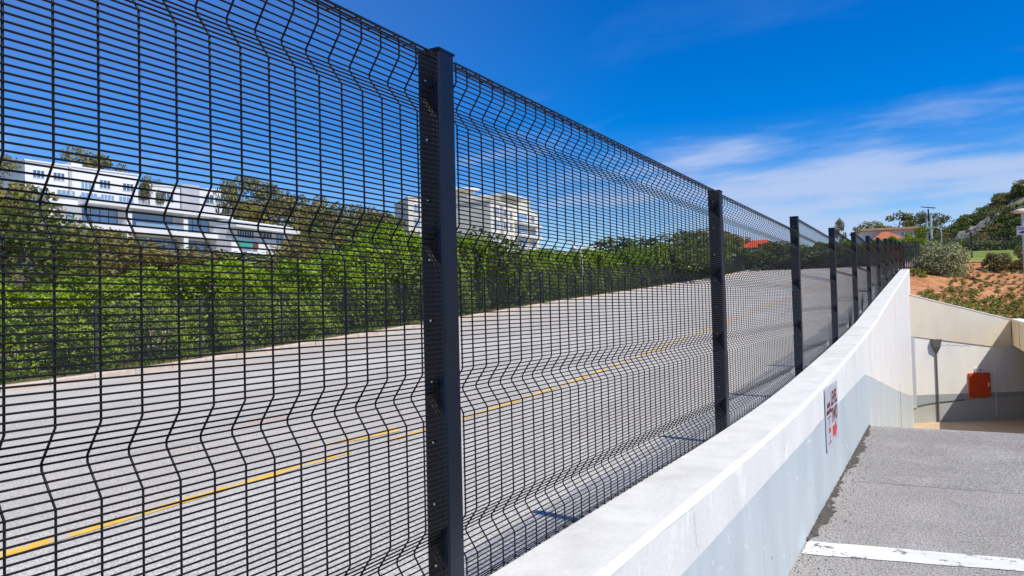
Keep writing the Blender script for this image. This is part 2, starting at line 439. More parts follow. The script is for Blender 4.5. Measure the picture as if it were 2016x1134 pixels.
gx = list(np.concatenate([np.arange(-420, -60, 20), np.arange(-60, -18.3, 3.0), [-18.3], np.arange(-15, 30, 3.0), np.arange(30, 200, 12)]))
gy = list(np.concatenate([np.arange(-120, -20, 12), np.arange(-20, 85.9, 3.0), [86.0], np.arange(88, 130, 3.0), np.arange(130, 480, 20)]))
mb = MB(); nx, ny = len(gx), len(gy)
vs = [(x, y, hill_z(x, y)) for y in gy for x in gx]
fs = []
for j in range(ny - 1):
    for i in range(nx - 1):
        if gx[i] >= -18.31 and gy[j] < 85.95: continue
        fs.append((j * nx + i, j * nx + i + 1, (j + 1) * nx + i + 1, (j + 1) * nx + i))
mb.add(vs, fs)
structure(mb.build('hillside', M['bank'], smooth=True))

# road and its markings
ys = steps(-60, 86, 0.5)
mb = MB(); strip(mb, ys, lambda y: (-17.0, y, road_z(y) + 0.1), lambda y: (-6.0, y, road_z(y))); strip(mb, ys, lambda y: (-6.0, y, road_z(y)), lambda y: (-1.2, y, road_z(y)))
road = structure(mb.build('road', M['road']))
def yline(y0, y1, x0, x1, slope=0.0):
    mb = MB(); strip(mb, steps(y0, y1, 0.5), lambda y: (x0 + slope * (y - y0), y, road_z(y) + 0.005), lambda y: (x1 + slope * (y - y0), y, road_z(y) + 0.005))
    return mb.build('yellow_line', M['yellow'], road)
yline(-30, 6.5, -6.08, -5.94)
yline(7.1, 70, -6.0, -5.90)
mb = MB()
arr = [(-6.62, 6.45), (-6.35, 7.1), (-6.22, 7.75), (-6.50, 7.95), (-6.46, 7.4), (-6.56, 7.1)]
mb.add([(x, y, road_z(y) + 0.010) for x, y in arr], [(0, 1, 5), (1, 4, 5), (1, 2, 4), (2, 3, 4)])
mb.build('yellow_arrow', M['yellow'], road)
# kerb stones, verge
kerb = structure(link('kerb', None))
rk = random.Random(4)
y = -8.0
while y < 85:
    L = 0.985
    z0, z1 = road_z(y) + 0.1, road_z(y + L) + 0.1; t = 0.14 + rk.uniform(-0.006, 0.006)
    x0, x1 = -17.24 + rk.uniform(-0.008, 0.008), -17.0 + rk.uniform(-0.008, 0.008)
    mb = MB()
    b = 0.02
    mb.add([(x1, y, z0 - 0.1), (x1, y, z0 + t - b), (x1 - b, y, z0 + t), (x0, y, z0 + t), (x0, y, z0 - 0.1),
            (x1, y + L, z1 - 0.1), (x1, y + L, z1 + t - b), (x1 - b, y + L, z1 + t), (x0, y + L, z1 + t), (x0, y + L, z1 - 0.1)],
           [(0, 5, 6, 1), (1, 6, 7, 2), (2, 7, 8, 3), (3, 8, 9, 4), (0, 1, 2, 3, 4), (9, 8, 7, 6, 5)])
    mb.build('kerb_stone', M['kerb'], kerb)
    y += 1.0
mb = MB(); strip(mb, ys, lambda y: (-18.4, y, road_z(y) + 0.26), lambda y: (-17.23, y, road_z(y) + 0.2))
structure(mb.build('verge', M['verge']))
mb = MB(); mb.box(-17.2, 86.0, 3.2, -1.0, 86.25, 3.95)
mb.build('kerb_stone', M['kerb'], kerb)

# ramp, floor below the crest, parking line
ys = steps(-12, 11.9, 0.5)
mb = MB(); strip(mb, ys, lambda y: (XW - 0.02, y, -1.81), lambda y: (9, y, -1.81))
ramp = structure(mb.build('ramp', M['asphalt']))
mb = MB(); strip(mb, steps(11.9, 45, 0.5), lambda y: (XW - 0.02, y, floor_z(y)), lambda y: (12, y, floor_z(y)))
structure(mb.build('ramp_floor', M['sandfloor']))
mb = MB()
rl = random.Random(2); N = 26
top = []; bot = []
for i in range(N + 1):
    t = i / N; x = -0.915 + t * 4.2
    top.append((x, 5.985 + 0.148 * (x + 0.93) + rl.uniform(-0.008, 0.008), -1.805)); bot.append((x, 5.66 + 0.19 * (x + 0.93) + rl.uniform(-0.008, 0.008), -1.805))
n = N + 1
mb.add(bot + top, [(i, i + 1, n + i + 1, n + i) for i in range(N)])
mb.build('white_parking_line', M['whiteline'], ramp)
mb = MB(); rp = random.Random(14); A = []; B = []
for i in range(46):
    x = XW + 0.12 + i * 0.1; A.append((x, 8.15 + 0.06 * (x + 0.9) + rp.uniform(-0.025, 0.025), -1.8075)); B.append((x, 11.86, -1.8075))
mb.add(A + B, [(i, i + 1, 46 + i + 1, 46 + i) for i in range(45)]); mb.build('asphalt_patch', M['asphalt2'], ramp)
# crumbled edge against the wall
mb = MB(); re_ = random.Random(8); inner = []; outer = []
for y in steps(5.98, 11.9, 0.06):
    w = 0.05 + 0.03 * math.sin(y * 2.1) + 0.025 * math.sin(y * 5.7 + 1) + re_.uniform(-0.03, 0.035)
    outer.append((XW + max(0.02, w), y, -1.805)); inner.append((XW - 0.01, y, -1.79 + re_.uniform(-0.006, 0.012)))
n = len(inner); mb.add(inner + outer, [(i, n + i, n + i + 1, i + 1) for i in range(n - 1)])
mb.build('crumbled_edge', M['rough_edge'], ramp)
mb = MB(); pts = [(1.05, 11.5), (1.0, 11.0), (1.06, 10.7), (0.93, 10.35), (0.99, 10.05), (0.80, 9.8), (0.62, 9.72), (0.5, 9.6)]
A = [(x - 0.012 - 0.006 * math.sin(i * 3), y, -1.8055) for i, (x, y) in enumerate(pts)]; B = [(x + 0.012, y + 0.02, -1.8055) for x, y in pts]
n = len(pts); mb.add(A + B, [(i, n + i, n + i + 1, i + 1) for i in range(n - 1)]); mb.build('crack', M['seam'], ramp)
# loose grit beside the wall
mb = MB()
for _ in range(420):
    y = R3.uniform(4.2, 11.8); x = XW + abs(R3.gauss(0, 0.12)) + 0.02; s = R3.uniform(0.002, 0.007)
    mb.add([(x - s, y - s, -1.806), (x + s, y - s * .7, -1.806), (x + s * .6, y + s, -1.806), (x, y, -1.806 + s * 1.2)], [(0, 1, 3), (1, 2, 3), (2, 0, 3)])
for _ in range(120):
    y = R3.uniform(4.2, 11.8); x = R3.uniform(-0.7, 2); s = R3.uniform(0.002, 0.005)
    mb.add([(x - s, y - s, -1.806), (x + s, y - s * .7, -1.806), (x + s * .6, y + s, -1.806), (x, y, -1.806 + s * 1.2)], [(0, 1, 3), (1, 2, 3), (2, 0, 3)])
stuff(mb.build('gravel', M['rough_edge']))

# ------------------------------------------------------------------ parapet wall along the ramp
pw = thing('parapet_wall', 'long white painted parapet wall with pale blue band, carrying the black mesh fence beside the ramp', 'wall', (0, 0, 0))
LIP = 0.016
ysw = steps(-8, YE, 0.4)
rj = random.Random(3); jit = {y: rj.uniform(-0.003, 0.003) for y in ysw}
mb = MB()
strip(mb, ysw, lambda y: (XW + jit[y], y, dado_z(min(y, 31.5))), lambda y: (XW + jit[y], y, wall_top(y) - LIP))
mb.f = [f[::-1] for f in mb.f]
strip(mb, ysw, lambda y: (XB, y, wall_top(y)), lambda y: (XB, y, -6.0))
mb.f[-(len(ysw) - 1):] = [f for f in mb.f[-(len(ysw) - 1):]]
mb.add([(XB, YE, -6), (XW, YE, -6), (XW, YE, wall_top(YE) - LIP), (XW - LIP, YE, wall_top(YE)), (XB, YE, wall_top(YE))], [(0, 4, 3, 2, 1)])
mb.build('wall_face', M['wall'], pw)
mb = MB()
strip(mb, steps(-8, 8.2, 0.4), lambda y: (XB, y, wall_top(y)), lambda y: (XW - LIP, y, wall_top(y)))
mb.build('wall_top', M['cap'], pw)
y = 8.2
while y < YE - 0.1:
    y1 = min(y + 1.25, YE); g = 0.012
    mb = MB()
    yy = steps(y, y1 - g, 0.4)
    strip(mb, yy, lambda q: (XB, q, wall_top(q)), lambda q: (XW - LIP, q, wall_top(q)))
    strip(mb, [y1 - g, y1], lambda q: (XB, q, wall_top(q) - 0.012), lambda q: (XW - LIP, q, wall_top(q) - 0.012))
    mb.build('coping_slab', M['cap'], pw); y = y1
mb = MB(); rj = random.Random(5); ysl = steps(-8, YE, 0.12); jl = {y: rj.uniform(-0.0025, 0.0025) + 0.0015 * math.sin(y * 3.1) for y in ysl}
strip(mb, ysl, lambda y: (XW - LIP - 0.003 + jl[y], y, wall_top(y) + 0.003), lambda y: (XW - LIP * 0.45, y, wall_top(y) - LIP * 0.22))
strip(mb, ysl, lambda y: (XW - LIP * 0.45, y, wall_top(y) - LIP * 0.22), lambda y: (XW + 0.004, y, wall_top(y) - LIP - 0.004 + jl[y]))
mb.build('white_edge', M['lip'], pw, smooth=True)
mb = MB(); ysd = sorted(set(steps(-8, 31.5, 0.25) + [11.5]))
strip(mb, ysd, lambda y: (XW, y, -5.2), lambda y: (XW, y, dado_z(y))); mb.f = [f[::-1] for f in mb.f]
mb.build('painted_band', M['dado'], pw)
mb = MB(); mb.box(XW - 0.002, 21.55, -3.6, XW + 0.004, 21.62, -2.15); mb.build('expansion_joint', M['seam'], pw)

rc = random.Random(17)
for yc in (3.1, 5.2, 10.3):
    mb = MB(); zt = wall_top(yc) - 0.05; z = zt; q = yc; A = []; B = []
    while z > max(dado_z(yc) + 0.03, zt - 0.22):
        A.append((XW + 0.0045, q, z)); B.append((XW + 0.0045, q + 0.0022, z)); z -= 0.022; q += rc.uniform(-0.008, 0.010)
    n = len(A); mb.add(A + B, [(i, i + 1, n + i + 1, n + i) for i in range(n - 1)]); mb.build('crack', M['seam'], pw)
mb = MB()
for _ in range(70):
    q = rc.uniform(2.2, 24); z = rc.uniform(floor_z(q) + 0.1, wall_top(q) - 0.08); r_ = rc.uniform(0.004, 0.014)
    if 7.15 < q < 8.3 and z > -1.5: continue
    pts = [(XW + 0.005, q + r_ * rc.uniform(.5, 1.1) * math.cos(a), z + r_ * rc.uniform(.5, 1.4) * math.sin(a)) for a in (0, 1.05, 2.1, 3.14, 4.2, 5.2)]
    mb.add(pts, [tuple(range(6))])
stuff(mb.build('paint_chips', M['chip'], pw))

# ------------------------------------------------------------------ LEVEL TWO sign
SX = XW + 0.006
sg = thing('level_sign', 'white landscape sign reading LEVEL TWO with a red arrow, fixed to the parapet wall', 'sign', (SX, 7.7, -1.08))
mb = MB(); w, h, r = 0.455, 0.29, 0.04
outl = []
for cx, cz, a0 in ((w - r, h - r, 0), (-w + r, h - r, 90), (-w + r, -h + r, 180), (w - r, -h + r, 270)):
    for k in range(5):
        a = math.radians(a0 + k * 22.5); outl.append((cx + r * math.cos(a), cz + r * math.sin(a)))
n = len(outl)
mb.add([(0.0, u, v) for u, v in outl] + [(0.006, u, v) for u, v in outl],
       [tuple(range(n, 2 * n))] + [(i, (i + 1) % n, n + (i + 1) % n, n + i) for i in range(n)])
mb.build('plate', M['signwhite'], sg)
def word(txt, u, v, size, mat, sx=1.0, parent=sg, x=0.0075):
    c = bpy.data.curves.new('lettering', 'FONT'); c.body = txt; c.size = size; c.align_x = 'CENTER'; c.align_y = 'CENTER'; c.extrude = 0.0008
    c.offset = 0.004 * size / 0.17
    t = bpy.data.objects.new('lettering', c); COL.objects.link(t)
    bpy.context.view_layer.update()
    me = bpy.data.meshes.new_from_object(t.evaluated_get(bpy.context.evaluated_depsgraph_get()))
    bpy.data.objects.remove(t)
    me.materials.clear(); me.materials.append(mat)
    return link('lettering', me, parent, (x, u, v), (math.radians(90), 0, math.radians(90)), (sx, 1, 1))
word('LEVEL', 0.15, 0.145, 0.185, M['signdark'], 0.98)
word('TWO', 0.15, -0.015, 0.185, M['signdark'], 1.0)
word('HEIGHT', -0.255, 0.115, 0.062, M['signdark'], 1.0)
word('RESTRICTION', -0.255, 0.055, 0.055, M['signdark'], 0.95)
word('2.1m', -0.235, -0.115, 0.075, M['signred'], 1.0)
def slab(u0, v0, u1, v1, mat, name='dimension_line'):
    mb = MB(); mb.box(0.0066, u0, v0, 0.0082, u1, v1); mb.build(name, mat, sg)
slab(-0.36, 0.000, -0.14, 0.010, M['signdark']); slab(-0.36, -0.235, -0.14, -0.225, M['signdark'])
slab(-0.24, -0.072, -0.231, -0.012, M['signdark']); slab(-0.24, -0.215, -0.231, -0.160, M['signdark'])
mb = MB(); ap = [(-0.02, -0.215), (0.17, -0.215), (0.17, -0.255), (0.315, -0.165), (0.17, -0.075), (0.17, -0.115), (-0.02, -0.115)]
mb.add([(0.0075, u, v) for u, v in ap], [(0, 1, 5, 6), (2, 3, 4)]); mb.build('arrow', M['signred'], sg)
for u in (-0.22, 0.22):
    for v in (0.262,):
        mb = MB(); mb.tube([(0.004, u, v), (0.010, u, v)], 0.012, 8); mb.build('screw', M['whiteline'], sg)

# ------------------------------------------------------------------ the mesh fence
fence = thing('mesh_fence', 'tall charcoal welded mesh security fence with square posts standing on the white parapet wall', 'fence', (XF, 0, 0))
PW, PD, PITCH = 0.08, 0.077, 3.22
post_y = [1.76 + PITCH * k for k in range(-1, 11)]
post_top = [0.774, 0.774, 0.768, 0.908, 1.06, 1.25, 1.43, 1.62, 1.83, 2.03, 2.20, 2.40]
WH = 0.0136; VH = [0.128, 0.565, 1.0, 1.435]; FL = 0.05


def vx(d):
    """outward bend of the mesh at depth d below its top edge"""
    for c in VH:
        t = abs(d - c)
        if t < 0.066: return -0.042 * (1 - max(t, 0.006) / 0.066) * 1.08
    return 0.0


def prof(h):
    ds = [0.0]
    for c in VH:
        if c + 0.07 < h: ds += [c - 0.066, c - 0.03, c - 0.006, c + 0.006, c + 0.03, c + 0.066]
    ds.append(h - 0.008)
    p = [(-FL, 0.0), (-0.012, 0.0), (-0.003, -0.004)] + [(vx(d), -max(d, 0.012)) for d in ds]
    p += [(-0.008, -h), (-FL, -h)]
    return p


def post_mesh(h, near):
    mb = MB(); b = 0.006
    ring = [(0.004, b), (0.004, PW - b), (0.004 - b, PW), (-PD + b, PW), (-PD, PW - b), (-PD, b), (-PD + b, 0), (0.004 - b, 0)]
    n = len(ring)
    mb.add([(x, y, 0) for x, y in ring] + [(x, y, h) for x, y in ring], [(i, (i + 1) % n, n + (i + 1) % n, n + i) for i in range(n)])
    return mb.mesh('post', M['post'])


def add_wire(mb, pts, r, n=5): mb.tube(pts, r, n, caps=False)


near_panels = (0, 1)
for k, (y, zt) in enumerate(zip(post_y, post_top)):
    base = wall_top(y + 0.04)
    near = k in (0, 1, 2)
    o = link('post', post_mesh(zt - base + 0.42, near), fence, (0, y, base - 0.42))
    mb = MB(); mb.box(-PD - 0.002, -0.002, 0, 0.006, PW + 0.002, 0.006)
    link('post_cap', mb.mesh('post_cap', M['post']), o, (0, 0, zt - base + 0.42))
    if k < 4:
        hb = 0.09
        mbm = MB(); mbm.tube([(0, 0, 0), (0, -0.004, 0)], 0.0075, 6); mbm.tube([(0, -0.004, 0), (0, -0.008, 0)], 0.004, 6)
        bm = mbm.mesh('bolt', M['zinc'])
        while hb < zt - base - 0.02:
            link('bolt', bm, o, (-0.040, 0, hb + 0.42)); hb += 0.178
        mbm = MB(); mbm.box(-0.060, -0.004, 0.43, -0.020, -0.0005, zt - base + 0.38)
        link('clamp_bar', mbm.mesh('clamp_bar', M['wire']), o, (0, 0, 0))

for k in range(len(post_y)):
    y0 = post_y[k] + PW + 0.004
    y1 = (post_y[k + 1] if k + 1 < len(post_y) else 37.6) - 0.004
    L = y1 - y0; top = post_top[k] - 0.014
    low = min(wall_top(y0), wall_top(y1)) - 0.02
    nv = 41; step = (L - 0.02) / nv
    vyy = [0.004 + 0.006] + [0.01 + step * (i + 0.8) for i in range(nv)] + [L - 0.010]
    if k in (0, 1):
        h = top - low
        pf = prof(h)
        panel = link('mesh_panel', None, fence, (0, y0, top))
        me_ = MB(); add_wire(me_, [(0, 0, 0), (0, L, 0)], 0.0020); eme = me_.mesh('edge_wire', M['wire'], True)
        for fx in (-0.014, -0.027, -0.040, -0.052):
            link('edge_wire', eme, panel, (fx, 0, 0.003)); link('edge_wire', eme, panel, (fx, 0, -h - 0.003))
        mv = MB(); add_wire(mv, [(x, 0, z) for x, z in pf], 0.0024, 6); vme = mv.mesh('vertical_wire', M['wire'], True)
        mh = MB(); add_wire(mh, [(0, 0, 0), (0, L, 0)], 0.00205, 6); hme = mh.mesh('horizontal_wire', M['wire'], True)
        for vy in vyy: link('vertical_wire', vme, panel, (0, vy, 0))
        d = 0.004
        while d < h - 0.003:
            link('horizontal_wire', hme, panel, (vx(d) + 0.0034, 0, -d)); d += WH
    else:
        mb = MB()
        for vy in vyy:
            hh = top - wall_top(y0 + vy) + 0.02
            add_wire(mb, [(x, vy, z) for x, z in prof(hh)], 0.0021, 4)
        for fx in (-0.014, -0.027, -0.040, -0.052): add_wire(mb, [(fx, 0, 0.003), (fx, L, 0.003)], 0.0017, 4)
        d = 0.004
        while top - d > low:
            e = L
            while e > 0.05 and wall_top(y0 + e) - 0.02 > top - d: e -= 0.05
            if e > 0.06: add_wire(mb, [(vx(d) + 0.0034, 0, -d), (vx(d) + 0.0034, e, -d)], 0.0018, 4)
            d += WH
        stuff(link('mesh_panel', mb.mesh('mesh_panel', M['wire']), fence, (0, y0, top)))

# ------------------------------------------------------------------ cross wall and right side beam of the ramp
WS = 0.75                                              # the wall runs back to the right
WYAW = math.atan(WS); UR = 4.15
def on_wall(u, v=0.0): return (XW + u * math.cos(WYAW) - v * math.sin(WYAW), 31.5 + u * math.sin(WYAW) + v * math.cos(WYAW))
cw = thing('retaining_wall', 'cream and white retaining wall closing the bottom of the ramp below the red soil garden', 'wall', (XW, 31.5, 0), WYAW)
ztop = lambda u: 0.23 - 0.2525 * u
zbot = lambda u: -1.355 - 0.145 * u
def cx(name, x0, x1, fb, ft, y, mat, depth=0.4, parent=cw):
    mb = MB()
    mb.add([(x0, y, fb(x0)), (x1, y, fb(x1)), (x1, y, ft(x1)), (x0, y, ft(x0)), (x0, y + depth, fb(x0)), (x1, y + depth, fb(x1)), (x1, y + depth, ft(x1)), (x0, y + depth, ft(x0))],
           [(0, 1, 2, 3), (3, 2, 6, 7), (1, 5, 6, 2), (0, 4, 5, 1), (4, 0, 3, 7), (5, 4, 7, 6)])
    return mb.build(name, mat, parent)
cx('upper_beam', 0.0, UR, zbot, lambda x: ztop(x) - 0.03, 0.0, M['cream'])
cx('white_edge', 0.0, UR, lambda x: ztop(x) - 0.03, ztop, -0.015, M['lip'], 0.3)
DT = lambda u: -3.57 - 0.006 * u
DL = lambda u: -4.03 + 0.19 * (1 - math.exp(-u * 1.3)) + 0.015 * u
cx('lower_wall', 0.0, 12, lambda u: DT(u) - 0.018, lambda u: zbot(min(u, UR)), 0.025, M['ivory'])
for i in range(14):
    u0, u1 = i * 0.24, (i + 1) * 0.24
    if i == 13: u1 = 12
    cx('painted_band', u0, u1, DL, DT, 0.023, M['dado2'])
cx('lower_band', 0.0, 12, lambda u: -5.2, lambda u: DT(u) - 0.02, 0.031, M['dado3'])
cx('pilaster', 0.0, 0.14, lambda x: -4.05, lambda x: zbot(x) - 0.002, 0.0, M['bgrey'], 0.022)
mb = MB(); pts = [(u, 0.012, DL(u)) for u in steps(0.05, 2.1, 0.2)]
mb.tube(pts, 0.012, 6); cab = mb.build('cable', M['dark'], None, loc=(XW, 31.5, 0)); cab.rotation_euler = (0, 0, WYAW)
tag(cab, 'thin dark cable drooping along the grey band of the retaining wall', 'cable')
mb = MB(); mb.box(3.395, 0.017, -4.5, 3.42, 0.024, -1.86); mb.build('expansion_joint', M['ivory'], cw)
mb = MB()
def crk(i): return 1.25 + i * 0.075, -1.72 - 0.02 * math.sin(i * 1.3) - 0.012 * (i % 3) - i * 0.004
for i in range(16):
    (x, z), (x2, z2) = crk(i), crk(i + 1)
    mb.quad((x, 0.022, z - 0.005), (x2, 0.022, z2 - 0.005), (x2, 0.022, z2 + 0.005), (x, 0.022, z + 0.005))
mb.build('crack', M['seam'], cw)

XR = 2.39
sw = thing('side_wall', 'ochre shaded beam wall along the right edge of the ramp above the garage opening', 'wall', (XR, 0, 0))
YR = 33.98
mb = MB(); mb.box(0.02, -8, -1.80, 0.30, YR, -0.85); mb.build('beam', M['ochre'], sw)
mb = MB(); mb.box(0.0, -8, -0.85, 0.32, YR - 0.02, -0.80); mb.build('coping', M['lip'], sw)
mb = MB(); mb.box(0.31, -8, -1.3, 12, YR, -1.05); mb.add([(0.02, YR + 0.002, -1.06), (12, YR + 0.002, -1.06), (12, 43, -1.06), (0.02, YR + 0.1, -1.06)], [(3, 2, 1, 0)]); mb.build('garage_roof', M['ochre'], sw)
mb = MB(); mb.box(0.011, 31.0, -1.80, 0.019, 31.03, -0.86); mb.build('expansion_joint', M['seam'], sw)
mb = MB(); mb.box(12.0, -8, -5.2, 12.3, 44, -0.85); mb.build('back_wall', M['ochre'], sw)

# hopper and downpipe
px_, py_ = on_wall(0.985, 0.022)
dp = thing('downpipe', 'dark grey rain hopper with a long thin pipe down the retaining wall', 'pipe', (px_, py_, -4.4), WYAW)
mb = MB()
za, zb_, zc = 2.90, 2.62, 2.36
mb.add([(-0.185, -0.14, za), (0.185, -0.14, za), (0.185, 0, za), (-0.185, 0, za), (-0.155, -0.13, zb_), (0.13, -0.13, zb_), (0.13, 0, zb_), (-0.155, 0, zb_), (-0.03, -0.06, zc), (0.04, -0.06, zc), (0.04, 0, zc), (-0.03, 0, zc)],
       [(3, 2, 1, 0), (0, 1, 5, 4), (1, 2, 6, 5), (3, 0, 4, 7), (2, 3, 7, 6), (4, 5, 9, 8), (5, 6, 10, 9), (7, 4, 8, 11), (6, 7, 11, 10), (8, 9, 10, 11)])
mb.build('hopper', M['drain'], dp)
mb = MB(); mb.tube([(0.005, -0.035, zc + 0.02), (0.005, -0.035, -0.2)], 0.03, 8); mb.build('pipe', M['drain'], dp)

# red hose cabinet and small unit above
cx_, cy_ = on_wall(2.72, 0.022)
hc = thing('hose_cabinet', 'red fire hose cabinet on the retaining wall, half in shadow', 'cabinet', (cx_, cy_, -3.285), WYAW)
mb = MB(); mb.box(-0.44, -0.05, -0.46, 0.44, 0, 0.46); mb.build('body', M['red'], hc)
mb = MB(); mb.box(-0.41, -0.066, -0.43, 0.41, -0.052, 0.43); d_ = mb.build('door', M['red'], hc)
mb = MB(); mb.tube([(0.33, -0.066, 0.07), (0.33, -0.10, 0.06), (0.33, -0.10, -0.05), (0.33, -0.066, -0.06)], 0.016, 6); mb.build('handle', M['bwhite'], d_)
mb = MB()
for zz in (-0.3, 0.3): mb.tube([(-0.41, -0.068, zz - 0.04), (-0.41, -0.068, zz + 0.04)], 0.012, 6); mb.build('hinge', M['dark'], hc); mb = MB()
ax_, ay_ = on_wall(2.70, 0.022)
al = thing('alarm_unit', 'small cream alarm unit with a red lens above the hose cabinet', 'alarm', (ax_, ay_, -2.72), WYAW)
mb = MB(); mb.box(-0.12, -0.07, -0.07, 0.09, 0, 0.08); mb.build('body', M['ivory'], al)
mb = MB(); mb.tube([(0.03, -0.07, 0.02), (0.03, -0.11, 0.02)], 0.035, 8); mb.build('lens', M['red'], al)

# ------------------------------------------------------------------ foliage meshes
def leaves(pts, size, rng, spread=1.0, upbias=0.25, nrm=None, stretch=1.0):
    """small folded leaf faces at the given points (numpy (n,3)) as one mesh"""
    n = len(pts)
    d = rng.normal(size=(n, 3)); d[:, 2] += upbias
    if nrm is not None: d = d * 0.75 + nrm * 0.9
    d /= np.linalg.norm(d, axis=1, keepdims=True) + 1e-9
    a = rng.normal(size=(n, 3)); u = np.cross(d, a); u /= np.linalg.norm(u, axis=1, keepdims=True) + 1e-9
    w = np.cross(d, u)
    s = (size * rng.uniform(0.6, 1.35, n))[:, None]
    fold = d * s * rng.uniform(-0.25, 0.35, n)[:, None]
    v = np.empty((n, 4, 3))
    v[:, 0] = pts - u * s * 0.5 * stretch; v[:, 1] = pts + w * s * 0.33 + fold * 0.6
    v[:, 2] = pts + u * s * 0.5 * stretch; v[:, 3] = pts - w * s * 0.33 + fold * 0.6
    return v.reshape(-1, 3)


def leaf_mesh(name, v, mat, extra=None):
    n = len(v) // 4
    me = bpy.data.meshes.new(name)
    me.vertices.add(len(v)); me.vertices.foreach_set('co', v.astype(np.float32).ravel())
    me.loops.add(n * 4); me.loops.foreach_set('vertex_index', np.arange(n * 4, dtype=np.int32))
    me.polygons.add(n); me.polygons.foreach_set('loop_start', np.arange(0, n * 4, 4, dtype=np.int32))
    me.polygons.foreach_set('loop_total', np.full(n, 4, dtype=np.int32))
    me.materials.append(mat); me.update(calc_edges=True)
    return me


def blob_pts(rng, n, centres, radii, shell=0.55):
    k = rng.integers(0, len(centres), n)
    d = rng.normal(size=(n, 3)); d /= np.linalg.norm(d, axis=1, keepdims=True)
    r = rng.uniform(shell ** 3, 1, n) ** (1 / 3.0)
    return centres[k] + d * r[:, None] * radii[k], d


def tree_meshes(seed, h, w, mat, barkmat, n=2600, leaf=0.3, nclump=16, crown_lo=0.3, flat=0.62, clump=0.24, trunk_r=None):
    rng = np.random.default_rng(seed); rr = random.Random(seed)
    cs = []; rs = []
    for i in range(nclump):
        t = rng.uniform(0, 1); z = h * (crown_lo + (0.95 - crown_lo) * t)
        rad = w * 0.5 * math.sin(math.pi * min(1, 0.22 + 0.68 * t)) ** 0.8
        a = i * 2.4 + rng.uniform(-.4, .4); q = rad * math.sqrt(rng.uniform(0.15, 1))
        c = w * clump * rng.uniform(0.65, 1.25)
        cs.append((q * math.cos(a) * 0.8, q * math.sin(a) * 0.8, z - c * 0.3)); rs.append((c, c, c * flat))
    cs = np.array(cs); rs = np.array(rs)
    p, d = blob_pts(rng, n, cs, rs, 0.45)
    crown = leaf_mesh('crown', leaves(p, leaf, rng, nrm=d * 0.6), mat)
    mb = MB(); r0 = trunk_r or h * 0.022
    bend = [(0, 0, -0.5), (rr.uniform(-.02, .02) * h, rr.uniform(-.02, .02) * h, h * crown_lo * 0.6), (rr.uniform(-.05, .05) * h, rr.uniform(-.05, .05) * h, h * max(0.35, crown_lo + 0.1)), (rr.uniform(-.05, .05) * h, rr.uniform(-.05, .05) * h, h * 0.72)]
    mb.tube(bend, [r0 * 1.2, r0, r0 * 0.7, r0 * 0.3], 7)
    for i in range(min(9, nclump)):
        b0 = Vector(bend[1]).lerp(Vector(bend[3]), rr.uniform(0.0, 0.8)); e = Vector(cs[i])
        mid = b0.lerp(e, 0.5) + Vector((0, 0, -0.03 * h))
        mb.tube([b0, mid, e], [r0 * 0.45, r0 * 0.32, r0 * 0.12], 5, caps=False)
    return crown, mb.mesh('trunk', barkmat, True)


def plant_tree(name, label, cat, meshes, loc, rz=0.0, scale=1.0, group=None):
    t = thing(name, label, cat, loc, rz, group)
    t.scale = scale if isinstance(scale, (tuple, list)) else (scale,) * 3
    link('crown', meshes[0], t); link('trunk', meshes[1], t)
    return t


# ------------------------------------------------------------------ hedge, its fence
rng = np.random.default_rng(21)
hedge_proto = []
for s in range(4):
    n = 13000; Lh = 3.3
    lump = rng.uniform(0, 6.28, 8)
    x = rng.uniform(-0.95, 0.95, n); y = rng.uniform(-Lh / 2, Lh / 2, n); z = rng.uniform(0.02, 1.0, n) ** 0.85
    # most leaves near the outer skin
    side = rng.uniform(0, 1, n)
    front = side < 0.55
    bulge = 0.16 * np.sin(y * 2.3 + lump[0]) + 0.14 * np.sin(z * 5 + y * 1.7 + lump[1]) + 0.10 * np.sin(y * 5.1 + z * 4 + lump[2])
    x[front] = 0.85 + bulge[front] - np.abs(rng.normal(0, 0.11, front.sum()))
    topm = (side >= 0.55) & (side < 0.85)
    hz = 2.05 + 0.20 * np.sin(y * 1.9 + lump[3]) + 0.16 * np.sin(y * 4.3 + lump[4]) + 0.13 * np.sin(x * 3 + lump[5])
    z = z * hz
    z[topm] = hz[topm] - np.abs(rng.normal(0, 0.13, topm.sum())) + (rng.uniform(0, 1, topm.sum()) > 0.93) * rng.uniform(0, 0.25, topm.sum())
    pts = np.stack([x, y, z], 1)
    nr = np.zeros((n, 3)); nr[front, 0] = 1; nr[topm, 2] = 1; nr[front, 2] = 0.4
    fol = leaf_mesh('foliage', leaves(pts, 0.088, rng, nrm=nr, stretch=1.15), M['leaf_hedge2' if s == 2 else 'leaf_hedge'])
    mb = MB(); rr = random.Random(s)
    for _ in range(22):
        yb = rr.uniform(-Lh / 2, Lh / 2); xb = rr.uniform(-0.3, 0.5)
        mb.tube([(xb, yb, -0.1), (xb + rr.uniform(-.15, .2), yb + rr.uniform(-.2, .2), 0.8), (xb + rr.uniform(-.3, .4), yb + rr.uniform(-.4, .4), 1.7)], [0.025, 0.017, 0.007], 5, caps=False)
    stm = mb.mesh('stems', M['bark'])
    hedge_proto.append((fol, stm))
i = 0; y = -9.0
rh = random.Random(31)
